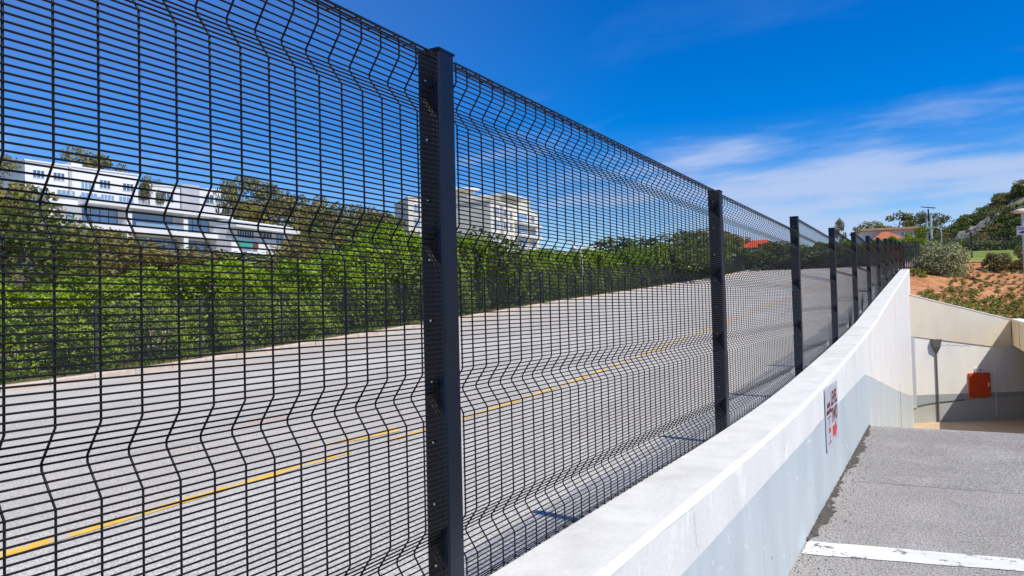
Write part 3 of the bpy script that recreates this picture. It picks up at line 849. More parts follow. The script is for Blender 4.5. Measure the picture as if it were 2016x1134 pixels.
while y < 84:
    hs = 1.4 * float(np.interp(y, [-9, 9, 10.5, 13, 16, 19, 22, 26, 30, 33, 37, 44, 60, 86], [0.62, 0.66, 0.66, 0.76, 0.78, 0.88, 1.08, 1.1, 1.05, 0.90, 0.76, 0.80, 0.92, 1.1])) * rh.uniform(0.95, 1.07)
    f_, s_ = hedge_proto[i % 4]
    t = thing('hedge_shrub', 'bright green leafy shrub in the long row behind the low dark fence beyond the road', 'shrub', (-19.25, y, road_z(y) + 0.2), math.pi * 0 + rh.uniform(-0.08, 0.08), 'green shrubs in the roadside hedge row')
    t.scale = (1.2, 1.35, hs)
    link('foliage', f_, t); link('stems', s_, t)
    y += 3.6; i += 1
# hedge across the road end
for j in range(6):
    f_, s_ = hedge_proto[j % 4]
    t = thing('hedge_shrub', 'dark leafy shrub in the hedge closing off the far end of the road', 'shrub', (-17 + j * 3.0, 88.5, 3.6), -math.pi / 2 + 0.05 * (j % 3), 'shrubs across the far end of the road')
    t.scale = (1.1, 1.2, 1.3)
    link('foliage', f_, t); link('stems', s_, t)

bf = thing('roadside_fence', 'low dark mesh fence along the far kerb in front of the green hedge', 'fence', (-17.5, 0, 0))
yp = [10.3 + 2.9 * k for k in range(-7, 26)]
mbp = MB(); mbp.box(-0.025, -0.025, -0.1, 0.03, 0.03, 1.68); pm_ = mbp.mesh('post', M['dark'])
mbp = MB()
for q in range(38): mbp.box(-0.004, q * 0.0762 + 0.02, 0.05, 0.004, q * 0.0762 + 0.026, 1.62)
for q in range(82): mbp.box(0.004, 0.0, 0.05 + q * 0.019, 0.006, 2.88, 0.0525 + q * 0.019)
pn_ = mbp.mesh('mesh_panel', M['dark'])
for a, b in zip(yp[:-1], yp[1:]):
    link('post', pm_, bf, (0, a, road_z(a) + 0.22))
    sl = math.atan2(road_z(b) - road_z(a), b - a)
    stuff(link('mesh_panel', pn_, bf, (0, a + 0.01, road_z(a) + 0.22), (sl, 0, 0)))

# weeds along the verge
rng = np.random.default_rng(77)
n = 9000
yy = rng.uniform(-4, 80, n); xx = rng.uniform(-18.3, -17.28, n)
keep = (np.sin(yy * 1.7) + np.sin(yy * 0.63 + 2) + rng.normal(0, 0.7, n)) > -0.2
yy, xx = yy[keep], xx[keep]
zz = np.array([road_z(q) for q in yy]) + 0.24 + np.abs(rng.normal(0, 0.08, len(yy)))
o = link('weeds', leaf_mesh('weeds', leaves(np.stack([xx, yy, zz], 1), 0.09, rng), M['leaf_green'])); stuff(o)

# ------------------------------------------------------------------ garden: soil, lawn, plants
def soil_y0(x): return 31.5 + 0.42 + WS * (min(x, 2.5) - XW)
def soil_z(x, y):
    u = (min(x, 2.5) - XW) / math.cos(WYAW); z0 = ztop(max(u, 0)) - 0.05
    y0 = soil_y0(x)
    if y < y0: return z0
    t = (y - y0) / (45.0 - y0)
    z1 = 2.02 - 0.05 * max(0, x)
    return z0 + (z1 - z0) * t + 0.03 * math.sin(x * 3.1 + y) * math.sin(y * 2.3) * min(1, t * 8)
mb = MB(); ax = steps(-1.2, 14, 0.3); nv = 44
mb.add([(x, soil_y0(x) + (45.0 - soil_y0(x)) * j / nv, soil_z(x, soil_y0(x) + (45.0 - soil_y0(x)) * j / nv)) for j in range(nv + 1) for x in ax], [(j * len(ax) + i, j * len(ax) + i + 1, (j + 1) * len(ax) + i + 1, (j + 1) * len(ax) + i) for j in range(nv) for i in range(len(ax) - 1)])
mb.add([(XR + 0.31, -10, -0.83), (16, -10, -0.83), (16, 34.6, -0.83), (XR + 0.31, 34.6, -0.83)], [(0, 1, 2, 3)])
mb.add([(-1.2, 31.75, 0.1), (-1.2, 45, 2.0), (-1.2, 45, -5), (-1.2, 31.75, -5)], [(0, 1, 2, 3)])
structure(mb.build('garden_soil', M['soil'], smooth=True))
mb = MB(); ay = steps(44.6, 88, 0.8); ax = steps(-1.25, 40, 2.5)
lawn_z = lambda x, y: soil_z(x, 45) - 0.02 + 0.085 * min(y - 45, 17) + 0.02 * max(0, y - 62) + 0.05 * max(0, x) * min(1, (y - 45) / 30.0)
mb.add([(x, y, lawn_z(x, y)) for y in ay for x in ax], [(j * len(ax) + i, j * len(ax) + i + 1, (j + 1) * len(ax) + i + 1, (j + 1) * len(ax) + i) for j in range(len(ay) - 1) for i in range(len(ax) - 1)])
structure(mb.build('lawn', M['lawn'], smooth=True))

# ground cover clumps
rng = np.random.default_rng(9)
tuft_me = []
for s in range(3):
    n = 80; a = rng.uniform(0, 6.28, n); r = rng.uniform(0, 0.17, n) ** 1.0
    pts = np.stack([r * np.cos(a), r * np.sin(a), 0.03 + rng.uniform(0, 0.13, n)], 1)
    tuft_me.append(leaf_mesh('garden_plant', leaves(pts, 0.052, rng, upbias=0.5, stretch=1.6), M['leaf_sage']))
rt_ = random.Random(6); cnt = 0
rows = []
for r in range(26):
    x = -0.9 + (r % 2) * 0.2
    while x < 4.8:
        y = soil_y0(x) + 0.2 + r * 0.44; x += 0.38
        if y > 44: continue
        dens = 1.0 - 0.085 * (y - soil_y0(x)) + 0.05 * x
        if rt_.random() < dens and not (x < 0.15 and y > soil_y0(x) + 0.9 + 1.2 * (x + 0.8)):
            rows.append((x + rt_.uniform(-.09, .09), y + rt_.uniform(-.12, .12)))
rows = rows[:295]
for i, (x, y) in enumerate(rows):
    s = rt_.uniform(0.6, 1.25) * (1.2 if y < soil_y0(x) + 3.5 else 0.8)
    o = link('garden_plant', tuft_me[i % 3], None, (x, y, soil_z(x, y)), (0, 0, rt_.uniform(0, 6.28)), s)
    tag(o, 'small green ground cover plant set out in the red soil above the retaining wall', 'plant', 'small plants set out in the red soil')
# clods and mixed ground cover near the wall
n = 2600
xx = rng.uniform(0.0, 9, n); yy = np.array([soil_y0(q) for q in xx]) + 0.05 + np.abs(rng.normal(0, 1.3, n)); k = rng.uniform(0, 1, n) < np.clip(0.15 + 0.35 * xx, 0, 1)
xx, yy = xx[k], yy[k]; zz = np.array([soil_z(a, b) for a, b in zip(xx, yy)]) + 0.03 + rng.uniform(0, 0.07, len(xx))
stuff(link('ground_cover', leaf_mesh('ground_cover', leaves(np.stack([xx, yy, zz], 1), 0.085, rng, upbias=0.5), M['leaf_sage'])))
mb = MB()
for _ in range(900):
    x = R3.uniform(-0.9, 7); y = R3.uniform(soil_y0(x) + .1, 44.6); s = R3.uniform(0.02, 0.07); z = soil_z(x, y) - 0.01
    mb.add([(x - s, y - s * .8, z), (x + s, y - s, z), (x + s * .8, y + s, z), (x - s * .9, y + s, z), (x, y, z + s * 0.9)], [(0, 1, 4), (1, 2, 4), (2, 3, 4), (3, 0, 4)])
stuff(mb.build('soil_clods', M['soil']))
def stone(x, y, s, label, flat=0.5):
    rs = random.Random(int(x * 100)); mb = MB(); vs = []; n = 8
    for j, (rr, zz) in enumerate(((0.9, 0.0), (1.0, 0.35), (0.6, 0.8))):
        for k in range(n):
            a = 2 * math.pi * k / n; q = rr * rs.uniform(0.75, 1.15)
            vs.append((q * math.cos(a) * s, q * math.sin(a) * s * 0.7, zz * s * flat))
    fs = [(j * n + k, j * n + (k + 1) % n, (j + 1) * n + (k + 1) % n, (j + 1) * n + k) for j in range(2) for k in range(n)] + [tuple(2 * n + k for k in range(n))]
    mb.add(vs, fs); tag(mb.build('stone', M['stone'], None, loc=(x, y, soil_z(x, y) - 0.02)), label, 'stone', 'pale stones in the red soil')
stone(1.10, 37.0, 0.21, 'largest pale stone lying among the plants in the middle of the red soil')
stone(1.85, 37.2, 0.11, 'small pale stone to the right of the largest stone in the red soil')
stone(-0.62, 32.6, 0.10, 'pale stone in the red soil near the end of the parapet wall')
stone(-0.35, 35.0, 0.09, 'pale stone on bare red soil in front of the big grey green bush')

# shrubs in the garden
def shrub(name, label, loc, w, h, seed, n=1500, leaf=0.11, mat='leaf_grey', lo=0.18, group=None, nclump=16):
    return plant_tree(name, label, 'shrub', tree_meshes(seed, h, w, M[mat], M['bark'], n, leaf, nclump, lo, 0.8, 0.2, trunk_r=0.035), loc, 0, 1.0, group)
for q, (x, y, w, h, sd) in enumerate(((0.30, 40.6, 2.6, 1.42, 3),)):
    shrub('garden_bush', 'large round grey green bush on red soil beside the parapet wall end', (x, y, soil_z(x, y)), w, h, sd, 9000, 0.095, lo=0.10, nclump=34)
shrub('garden_bush', 'smaller dark green bush at the lawn edge, left of two', (2.55, 42.8, soil_z(2.55, 42.8)), 1.5, 0.98, 5, 2600, 0.085, 'leaf_gum', 0.22)
shrub('garden_bush', 'olive bush at the lawn edge below the parking sign', (3.75, 43.2, soil_z(3.75, 43.2)), 1.6, 1.08, 6, 2800, 0.085, 'leaf_olive', 0.2)
shrub('low_plant', 'low yellow green plant at the foot of the large grey green bush', (-0.75, 38.6, soil_z(-0.75, 38.6)), 1.0, 0.5, 7, 500, 0.08, 'leaf_lime', 0.05)
shrub('lime_tree_crown', 'bright yellow green rounded shrub behind the black fence left of the street lamp', (-1.0, 55, lawn_z(-1.0, 55) - 0.3), 2.7, 2.25, 8, 3000, 0.12, 'leaf_lime', 0.12, nclump=24)

# black palisade fence closing the far end of the wall
pf_ = thing('palisade_fence', 'short black palisade fence where the parapet wall ends', 'fence', (-1.2, 40, 1.3))
mb = MB(); mb.box(-0.012, -0.03, -0.3, 0.04, 0.0, 1.5); pale = mb.mesh('pale', M['dark'])
for q in range(12): link('pale', pale, pf_, (-0.35 + q * 0.075, 0, 0))
for zz in (0.25, 1.2):
    mb = MB(); mb.box(-0.4, 0.0, zz, 0.55, 0.03, zz + 0.05); mb.build('rail', M['dark'], pf_)
# wire fence on the lawn
wf = thing('lawn_fence', 'dark wire mesh fence with tall posts across the back of the lawn', 'fence', (0, 50, 0))
for x in (-0.3, 1.78, 4.6, 7.4, 10.2):
    z = lawn_z(x, 50); mb = MB(); mb.box(x - 0.05, -0.05, z - 0.2, x + 0.05, 0.05, z + 1.5); mb.build('post', M['dark'], wf)
mb = MB()
for q in range(210):
    x = -0.3 + q * 0.05; mb.box(x, 0.0, lawn_z(x, 50) + 0.03, x + 0.006, 0.006, lawn_z(x, 50) + 1.4)
for q in range(16):
    mb.add([(-0.3, 0.01, lawn_z(-0.3, 50) + 0.05 + q * 0.09), (10.2, 0.01, lawn_z(10.2, 50) + 0.05 + q * 0.09), (10.2, 0.01, lawn_z(10.2, 50) + 0.057 + q * 0.09), (-0.3, 0.01, lawn_z(-0.3, 50) + 0.057 + q * 0.09)], [(0, 1, 2, 3)])
stuff(mb.build('wire_mesh', M['dark'], wf))

# solar street lamp with two pole tubes
zl = lawn_z(-0.3, 60)
sl_ = thing('solar_street_lamp', 'tall galvanised solar street lamp with tilted panel on top standing behind the grey green bush', 'street lamp', (-0.36, 60, zl))
H = 6.45 - zl
mb = MB(); mb.tube([(-0.11, 0, -0.2), (-0.11, 0, H * 0.80)], [0.08, 0.07], 10); mb.build('pole', M['steel'], sl_)
mb = MB(); mb.tube([(0.13, 0, -0.2), (0.13, 0, H * 0.86)], [0.09, 0.075], 10); mb.build('pole', M['steel'], sl_)
mb = MB(); mb.tube([(0.0, 0.03, H * 0.72), (0.0, 0.03, H - 0.02)], 0.05, 8); mb.build('mast', M['dark'], sl_)
mb = MB(); mb.add([(-0.44, -0.4, H + 0.10), (0.44, -0.4, H - 0.07), (0.44, 0.5, H + 0.07), (-0.44, 0.5, H + 0.2), (-0.44, -0.4, H + 0.15), (0.44, -0.4, H - 0.02), (0.44, 0.5, H + 0.12), (-0.44, 0.5, H + 0.25)],
                  [(0, 3, 2, 1), (4, 5, 6, 7), (0, 1, 5, 4), (1, 2, 6, 5), (2, 3, 7, 6), (3, 0, 4, 7)]); mb.build('solar_panel', M['dark'], sl_)
mb = MB(); mb.box(-0.16, -0.12, H * 0.55, 0.22, 0.12, H * 0.60); mb.build('bracket', M['steel'], sl_)
zl2 = lawn_z(0.3, 66)
cl_ = thing('curved_street_lamp', 'slim grey street lamp with a curved neck behind the solar lamp', 'street lamp', (0.42, 66, zl2))
mb = MB(); Hc = 5.6 - zl2; mb.tube([(0, 0, -0.2), (0, 0, Hc - 0.35), (-0.05, 0, Hc - 0.12), (-0.2, 0, Hc), (-0.42, 0, Hc + 0.02), (-0.6, 0, Hc - 0.03)], [0.04, 0.034, 0.03, 0.028, 0.025, 0.022], 8); mb.build('pole', M['steel'], cl_)
mb = MB(); mb.box(-0.95, -0.09, Hc - 0.08, -0.58, 0.09, Hc + 0.0); mb.build('lamp_head', M['steel'], cl_)
# T-shaped lamp and sign at the right edge
xt = 3.42; zt_ = soil_z(xt, 40)
tl = thing('flat_top_lamp', 'pale lamp with flat disc shade at the right edge of the garden', 'lamp', (xt, 40, zt_))
mb = MB(); mb.tube([(0, 0, -0.2), (0, 0, 3.84 - zt_)], 0.055, 8); mb.build('pole', M['steel'], tl)
mb = MB(); mb.tube([(0, 0, 3.78 - zt_), (0, 0, 3.82 - zt_), (0, 0, 3.90 - zt_), (0, 0, 3.97 - zt_)], [0.18, 0.36, 0.34, 0.1], 16); mb.build('lamp_shade', M['bpale'], tl)
ps = thing('parking_sign', 'small white sign with a dark car symbol under a blue heading on the lamp pole', 'sign', (xt - 0.02, 39.92, 3.0))
mb = MB(); mb.box(-0.23, -0.012, -0.20, 0.26, 0.012, 0.20); mb.build('plate', M['signwhite'], ps)
mb = MB()
for q in range(3): mb.box(-0.17, -0.0155, 0.03 + q * 0.045, 0.20, -0.0125, 0.052 + q * 0.045)
mb.build('text_lines', M['signblue'], ps)
mb = MB(); cs_ = [(-0.14, -0.13), (0.18, -0.13), (0.18, -0.08), (0.11, -0.07), (0.06, -0.03), (-0.05, -0.03), (-0.09, -0.07), (-0.14, -0.085)]
mb.add([(u, -0.014, v) for u, v in cs_], [tuple(range(8))]); mb.build('car_symbol', M['dark'], ps)

# ------------------------------------------------------------------ wooded hill at the right
HT = [tree_meshes(40 + s, 4.2, 4.4, M[m_], M['bark'], 1500, 0.34, 14, 0.15, 0.75, 0.24) for s, m_ in enumerate(('leaf_dark', 'leaf_green', 'leaf_gum', 'leaf_dark', 'leaf_olive'))]
rh = random.Random(12)
kinds = ['dark green tree on the wooded hill at the right', 'mid green tree on the wooded hill at the right', 'dull olive green tree on the wooded hill at the right', 'dense dark evergreen tree on the wooded hill at the right', 'yellowish tree on the wooded hill at the right']
cells = []
for r_, y in enumerate(np.arange(89, 132, 2.7)):
    for c_ in range(10):
        x = 0.7 + c_ * 1.9 + (r_ % 2) * 0.95 + rh.uniform(-.6, .6)
        if x > 1.2 + 0.125 * y: continue
        yy_ = y + rh.uniform(-1.0, 1.0); zz_ = hill_z(x, yy_)
        k = rh.choice([0, 0, 1, 1, 2, 3, 4])
        sc = rh.uniform(0.34, 0.56)
        if abs(yy_ - 97 - (x - 1.9) * 1.29) < 1.6 and x > 1.6: sc *= 0.5
        plant_tree('hill_tree', kinds[k], 'tree', HT[k], (x, yy_, zz_ - 0.35), rh.uniform(0, 6.28), (sc * 1.15, sc * 1.15, sc), 'trees on the wooded hill')
# rock outcrop
mb = MB(); rr_ = np.random.default_rng(2); nU, nV = 14, 7
vs = []
for j in range(nV + 1):
    for i_ in range(nU + 1):
        u = i_ / nU; v = j / nV
        x = 1.9 + u * 6.2 + rr_.normal(0, 0.08); yq = 97 + u * 8 + v * 1.2
        z = hill_z(x, yq) + 0.1 + v * (0.95 + 0.4 * math.sin(u * 5)) + rr_.normal(0, 0.16)
        vs.append((x, yq - 1.2 * math.sin(v * 3.1) + rr_.normal(0, 0.2), z))
mb.add(vs, [(j * (nU + 1) + i_, j * (nU + 1) + i_ + 1, (j + 1) * (nU + 1) + i_ + 1, (j + 1) * (nU + 1) + i_) for j in range(nV) for i_ in range(nU)])
tag(mb.build('rock_face', M['rock']), 'bare grey rock face slanting up through the trees of the right hill', 'rock')
# scrub in front of the hill
for q in range(9):
    x = 1.6 + q * 1.15 + rh.uniform(-.3, .3); y = 83 + rh.uniform(-2.5, 2)
    k = rh.choice([0, 3, 2, 0]); plant_tree('scrub_tree', 'low dark scrub tree at the back of the lawn below the right hill', 'tree', HT[k], (x, y, lawn_z(x, y) - 0.3), rh.uniform(0, 6.28), (0.5, 0.5, rh.uniform(0.42, 0.6)), 'low scrub at the back of the lawn')

# ------------------------------------------------------------------ buildings
def building(name, label, A, B, ztop_, zbase, depth, wallmat, cat='building'):
    """box whose front runs from corner A to corner B (left to right as seen)"""
    ux, uy = B[0] - A[0], B[1] - A[1]; W = math.hypot(ux, uy); yaw = math.atan2(uy, ux)
    t = thing(name, label, cat, (A[0], A[1], zbase), yaw)
    mb = MB(); mb.box(0, 0, -6, W, depth, ztop_ - zbase); mb.build('wall', wallmat, t)
    mb = MB(); mb.box(-0.15, -0.15, ztop_ - zbase, W + 0.15, depth + 0.15, ztop_ - zbase + 0.25); mb.build('parapet', wallmat, t)
    return t, W, ztop_ - zbase


def window(t, u, z, w, h, glass='glass', frame='bwhite', mull=1, y=0.0):
    mb = MB(); f = 0.09
    mb.box(u, y - 0.08, z, u + f, y - 0.003, z + h); mb.box(u + w - f, y - 0.08, z, u + w, y - 0.003, z + h)
    mb.box(u + f, y - 0.08, z, u + w - f, y - 0.003, z + f); mb.box(u + f, y - 0.08, z + h - f, u + w - f, y - 0.003, z + h)
    for k in range(mull):
        uu = u + w * (k + 1) / (mull + 1); mb.box(uu - 0.05, y - 0.07, z + f, uu + 0.05, y - 0.004, z + h - f)
    fr = mb.build('window', M[frame], t)
    mb = MB(); mb.box(u + f, y - 0.03, z + f, u + w - f, y - 0.002, z + h - f); mb.build('pane', M[glass], fr)


def balcony(t, u0, u1, z, out=1.2, h=1.0, slabmat='bwhite', railmat='rail'):
    mb = MB(); mb.box(u0, -out, z - 0.28, u1, -0.002, z); s = mb.build('balcony', M[slabmat], t)
    mb = MB(); mb.box(u0 + .05, -out + 0.02, z + 0.003, u1 - .05, -out + 0.07, z + h); mb.build('railing', M[railmat], s)


K = 1.7
# A: white block on the hill, far left
t, W, Hh = building('apartment_block', 'white flat roofed block with small paired windows high on the hill at far left', (-82.3 * K, 41.1 * K), (-81.2 * K, 53.0 * K), 16.9 * K, 11.2 * K, 11, M['bwhite'])
for u in (1.2, 4.6): window(t, u, Hh - 2.9, 2.0, 1.5, mull=2)
window(t, 9.4, Hh - 4.0, 2.6, 1.7, 'rail', mull=3); window(t, 12.8, Hh - 3.4, 2.1, 1.7, mull=2); window(t, 17.2, Hh - 3.4, 2.2, 1.6, mull=2)
for u, w_ in ((0.8, 2.8), (5.2, 3.2), (9.4, 3.0), (13.0, 2.6), (16.4, 3.0)): window(t, u, Hh - 6.0, w_, 1.5, 'glassblue' if u > 9 else 'rail', mull=3)
mb = MB(); mb.box(7.2, -0.5, -6, 7.7, -0.003, Hh - 0.2); mb.build('pier', M['bgrey'], t)
mb = MB(); mb.box(7.7, -0.1, Hh + 0.25, 9.6, 3, Hh + 0.9); mb.build('roof_unit', M['bwhite'], t)
balcony(t, 8.6, 12.6, Hh - 6.3); balcony(t, 4.8, 7.1, Hh - 6.3)
for u in (2.0, 10.5, 15.2): mb = MB(); mb.box(u, -0.12, Hh - 8.6, u + 2.2, -0.003, Hh - 7.9); mb.build('planter', M['bgrey'], t)
# B: modern house with long white slabs and blue glass
t, W, Hh = building('modern_house', 'modern white house with wide blue glass walls and long white floor bands', (-69.0 * K, 36.4 * K), (-69.1 * K, 55.3 * K), 11.3 * K, 4.6 * K, 12, M['bwhite'])
W_ = W
for z, o_ in ((Hh - 0.55, 2.6), (Hh - 4.5, 2.2)):
    mb = MB(); mb.box(4.5, -o_, z - 0.25, W_, -0.003, z + 0.55); mb.build('floor_band', M['bwhite'], t)
window(t, 5.0, Hh - 3.9, 6.0, 3.0, 'glassblue', 'dark', 3); window(t, 13.0, Hh - 3.9, 8.2, 3.0, 'glassblue', 'bgrey', 2)
window(t, 23.5, Hh - 3.9, 7.0, 3.0, 'glassblue', 'dark', 3); window(t, 14.5, Hh - 8.4, 7.6, 3.2, 'glassblue', 'dark', 2)
window(t, 24.0, Hh - 8.4, 7.5, 3.2, 'glassblue', 'dark', 3)
mb = MB(); mb.box(1.0, -1.2, -3, 4.4, -0.003, Hh - 1.2); mb.build('side_block', M['bgrey'], t)
mb = MB(); mb.box(2.2, -1.26, Hh - 4.2, 2.8, -1.203, Hh - 2.2); mb.build('slit_window', M['glassblue'], t)
for u in (11.4, 22.0): mb = MB(); mb.box(u, -2.0, Hh - 8.6, u + 0.9, -0.003, Hh - 0.8); mb.build('pillar', M['bwhite'], t)
balcony(t, 13, 22, Hh - 4.0, 2.0)
# C: white house above it
t, W, Hh = building('hill_house', 'white two storey house with a narrow grey tower above the modern house', (-83.0 * K, 55.7 * K), (-79.2 * K, 64.6 * K), 16.3 * K, 10.4 * K, 10, M['bwhite'])
window(t, 1.0, Hh - 3.2, 3.6, 1.9, mull=4); window(t, 11.0, Hh - 3.0, 1.7, 2.0, mull=1); window(t, 13.3, Hh - 3.0, 2.6, 1.9, 'glassblue', mull=2)
window(t, 11.6, Hh - 6.6, 4.0, 1.7, 'glassblue', mull=5); window(t, 11.4, Hh - 9.2, 4.4, 1.3, mull=5)
mb = MB(); mb.box(6.0, -0.7, -3, 9.6, -0.003, Hh + 0.7); mb.build('stair_tower', M['bgrey'], t)
mb = MB(); mb.box(-3.6, 0.5, -3, -0.01, 6, Hh - 3.0); mb.build('garage', M['bgrey'], t)
mb = MB(); mb.box(10.0, -1.8, Hh - 11.4, W, -0.003, Hh - 9.8); mb.build('terrace', M['btan'], t)
# D: stepped white houses
t, W, Hh = building('terraced_house', 'stepped white house with turquoise and maroon panels at the right end of the white houses', (-65.9 * K, 53.7 * K), (-67.1 * K, 63.6 * K), 10.4 * K, 4.4 * K, 9, M['bwhite'])
window(t, 1.4, Hh - 3.0, 4.4, 1.5, 'glass', 'bwhite', 6); window(t, 7.4, Hh - 2.8, 3.4, 1.5, mull=3); window(t, 11.8, Hh - 3.4, 2.4, 2.2, 'glassblue', mull=1)
window(t, 12.0, Hh - 6.6, 2.6, 1.8, 'rail', mull=1)
mb = MB(); mb.box(1.8, -0.5, Hh - 4.6, 5.0, -0.003, Hh - 3.5); mb.build('awning', M['bgreen'], t)
mb = MB(); mb.box(5.2, -0.4, Hh - 4.8, 6.6, -0.003, Hh - 3.6); mb.build('side_panel', M['bred'], t)
mb = MB(); mb.box(10.0, -0.6, Hh - 8.4, 14.2, -0.003, Hh - 6.8); mb.build('side_panel', M['bred'], t)
for u0, u1, z in ((0.0, 9.8, Hh - 6.2),): mb = MB(); mb.box(u0, -2.2, -4, u1, -0.003, z); mb.build('lower_wing', M['bgrey'], t)
mb = MB(); mb.box(-0.4, -1.6, Hh - 1.2, W + .4, -0.003, Hh - 0.5); mb.build('floor_band', M['bwhite'], t)
t, W, Hh = building('low_white_house', 'low white house with a row of small windows beside the maroon panels', (-63.5 * K, 60.6 * K), (-61.5 * K, 66.5 * K), 5.9 * K * 1.26, 3.3 * K, 8, M['bwhite'])
for q in range(4): window(t, 3.4 + q * 1.6, Hh - 2.2, 1.0, 1.4, mull=0)
window(t, 0.5, Hh - 2.6, 2.2, 1.9, 'rail', mull=1)
# E: the two apartment towers
K2 = 1.3
t, W, Hh = building('apartment_tower', 'pale apartment tower partly behind the nearest fence post', (-73.7 * K2, 94.7 * K2), (-60.6 * K2, 111.8 * K2), 18.6 * K2, 5.5 * K2, 12, M['bpale'])
for fl in range(5):
    z = Hh - 3.1 - fl * 2.95
    for u, w_ in ((1.2, 1.3), (4.0, 1.3), (10.0, 3.4), (15.0, 2.4), (20.0, 1.6), (23.6, 1.4)):
        window(t, u, z, w_, 1.8, 'glassblue' if fl < 2 else 'glass', mull=1 if w_ < 2 else 2)
    mb = MB(); mb.box(8.4, -1.3, z - 0.75, 17.8, -0.003, z - 0.1); mb.build('balcony', M['bwhite'], t)
mb = MB(); mb.box(9.0, 1, Hh + 0.25, 15.0, 7, Hh + 2.0); mb.build('penthouse', M['bpale'], t)
mb = MB(); mb.box(8.6, -1.6, Hh + 2.003, 15.6, 8, Hh + 2.4); mb.build('roof_slab', M['bwhite'], t)
t, W, Hh = building('apartment_tower', 'ivory and tan apartment tower with deep white balconies nearer the open sky', (-54.9 * K2, 89.5 * K2), (-56.4 * K2, 107.0 * K2), 15.7 * K2, 4.4 * K2, 12, M['bpale'])
for fl in range(6):
    z = Hh - 2.5 - fl * 2.45
    for u, w_, gl in ((1.0, 2.6, 'rail'), (5.4, 1.3, 'glass'), (8.2, 1.2, 'glass'), (12.0, 4.6, 'glassblue'), (18.6, 2.0, 'glass')):
        window(t, u, z, w_, 1.6, gl, mull=2 if w_ > 2 else 1)
    mb = MB(); mb.box(10.4, -1.5, z - 0.75, 21.2, -0.003, z - 0.12); mb.build('balcony', M['bwhite'], t)
    mb = MB(); mb.box(17.3, -0.06, z - 0.1, 18.4, -0.003, z + 1.65); mb.build('tan_panel', M['btan'], t)
mb = MB(); mb.box(4.0, -0.5, -4, 4.6, -0.003, Hh - 0.2); mb.build('pier', M['bgrey'], t)
mb = MB(); mb.box(6.5, 1, Hh + 0.25, 14.0, 7, Hh + 1.8); mb.build('penthouse', M['bpale'], t)
mb = MB(); mb.box(5.6, -1.0, Hh + 1.803, 15.0, 8, Hh + 2.2); mb.build('roof_slab', M['bwhite'], t)
# orange roofed house at the end of the road
K3 = 1.3
t = thing('orange_roof_house', 'low white house with tan fascia and an orange tiled porch roof behind the far fence', 'house', (-8.6, 111.0, 7.35), math.radians(16))
mb = MB(); mb.box(0, 0, -2, 6.4, 6, 2.2); mb.build('wall', M['bwhite'], t)
mb = MB(); mb.box(-0.4, -0.7, 2.203, 6.8, 6.5, 2.48); mb.build('roof', M['fascia'], t)
mb = MB(); mb.add([(0.6, -3.2, 0.75), (4.6, -3.2, 0.75), (4.6, -0.003, 0.75), (0.6, -0.003, 0.75), (2.3, -0.9, 1.95), (3.0, -0.9, 1.95)], [(0, 1, 5, 4), (1, 2, 5), (2, 3, 4, 5), (3, 0, 4), (0, 3, 2, 1)]); mb.build('porch_roof', M['roof'], t)
mb = MB(); mb.box(0.8, -3.0, -2, 4.4, -0.003, 0.747); mb.build('porch', M['bpale'], t)
window(t, 4.7, 0.75, 0.95, 1.2, 'glassblue', 'bwhite', 1); window(t, 5.8, 1.1, 0.45, 0.7, 'glass', 'bwhite', 0)
# small houses among the trees right of the tower
t, W, Hh = building('small_house', 'small grey white house among the trees right of the apartment towers', (-39 * 1.9, 84.5 * 1.9), (-36.5 * 1.9, 87.0 * 1.9), 8.3 * 1.6, 3.8 * 1.6, 6, M['bgrey'])
window(t, 1.6, Hh - 2.2, 1.4, 1.2); mb = MB(); mb.add([(-.3, -.4, Hh + .26), (W + .3, -.4, Hh + .26), (W + .3, 6.3, Hh + .26), (-.3, 6.3, Hh + .26), (-.3, 3, Hh + 1.8), (W + .3, 3, Hh + 1.8)], [(0, 1, 5, 4), (2, 3, 4, 5), (0, 4, 3), (1, 2, 5)]); mb.build('roof', M['bgrey'], t)
# red roofed gatehouse and white boards by the road end
t = thing('gatehouse', 'small white gatehouse with a red roof at the far end of the road', 'building', (-20.5, 90, 4.4), 0.25)
mb = MB(); mb.box(0, 0, -0.5, 4.2, 3, 2.3); mb.build('wall', M['bwhite'], t)
mb = MB(); mb.add([(-.4, -.5, 2.303), (4.6, -.5, 2.303), (4.6, 3.5, 2.303), (-.4, 3.5, 2.303), (0.8, 1.5, 3.3), (3.4, 1.5, 3.3)], [(0, 1, 5, 4), (1, 2, 5), (2, 3, 4, 5), (3, 0, 4)]); mb.build('roof', M['red'], t)
window(t, 0.5, 0.8, 1.2, 1.1); window(t, 2.4, 0.8, 1.2, 1.1)
for x, w_, lab in ((-8.9, 1.3, 'wider white notice board standing at the far end of the road'), (-6.3, 0.8, 'narrow white notice board standing at the far end of the road')):
    t = thing('notice_board', lab, 'sign', (x * 1.2, 86.6, 3.75))
    mb = MB(); mb.box(-w_ / 2, -0.03, 0.75, w_ / 2, 0.03, 1.9); mb.build('board', M['signwhite'], t)
    for s in (-1, 1): mb = MB(); mb.box(s * w_ * 0.4 - 0.04, 0.032, -0.2, s * w_ * 0.4 + 0.04, 0.10, 1.85); mb.build('leg', M['dark'], t)

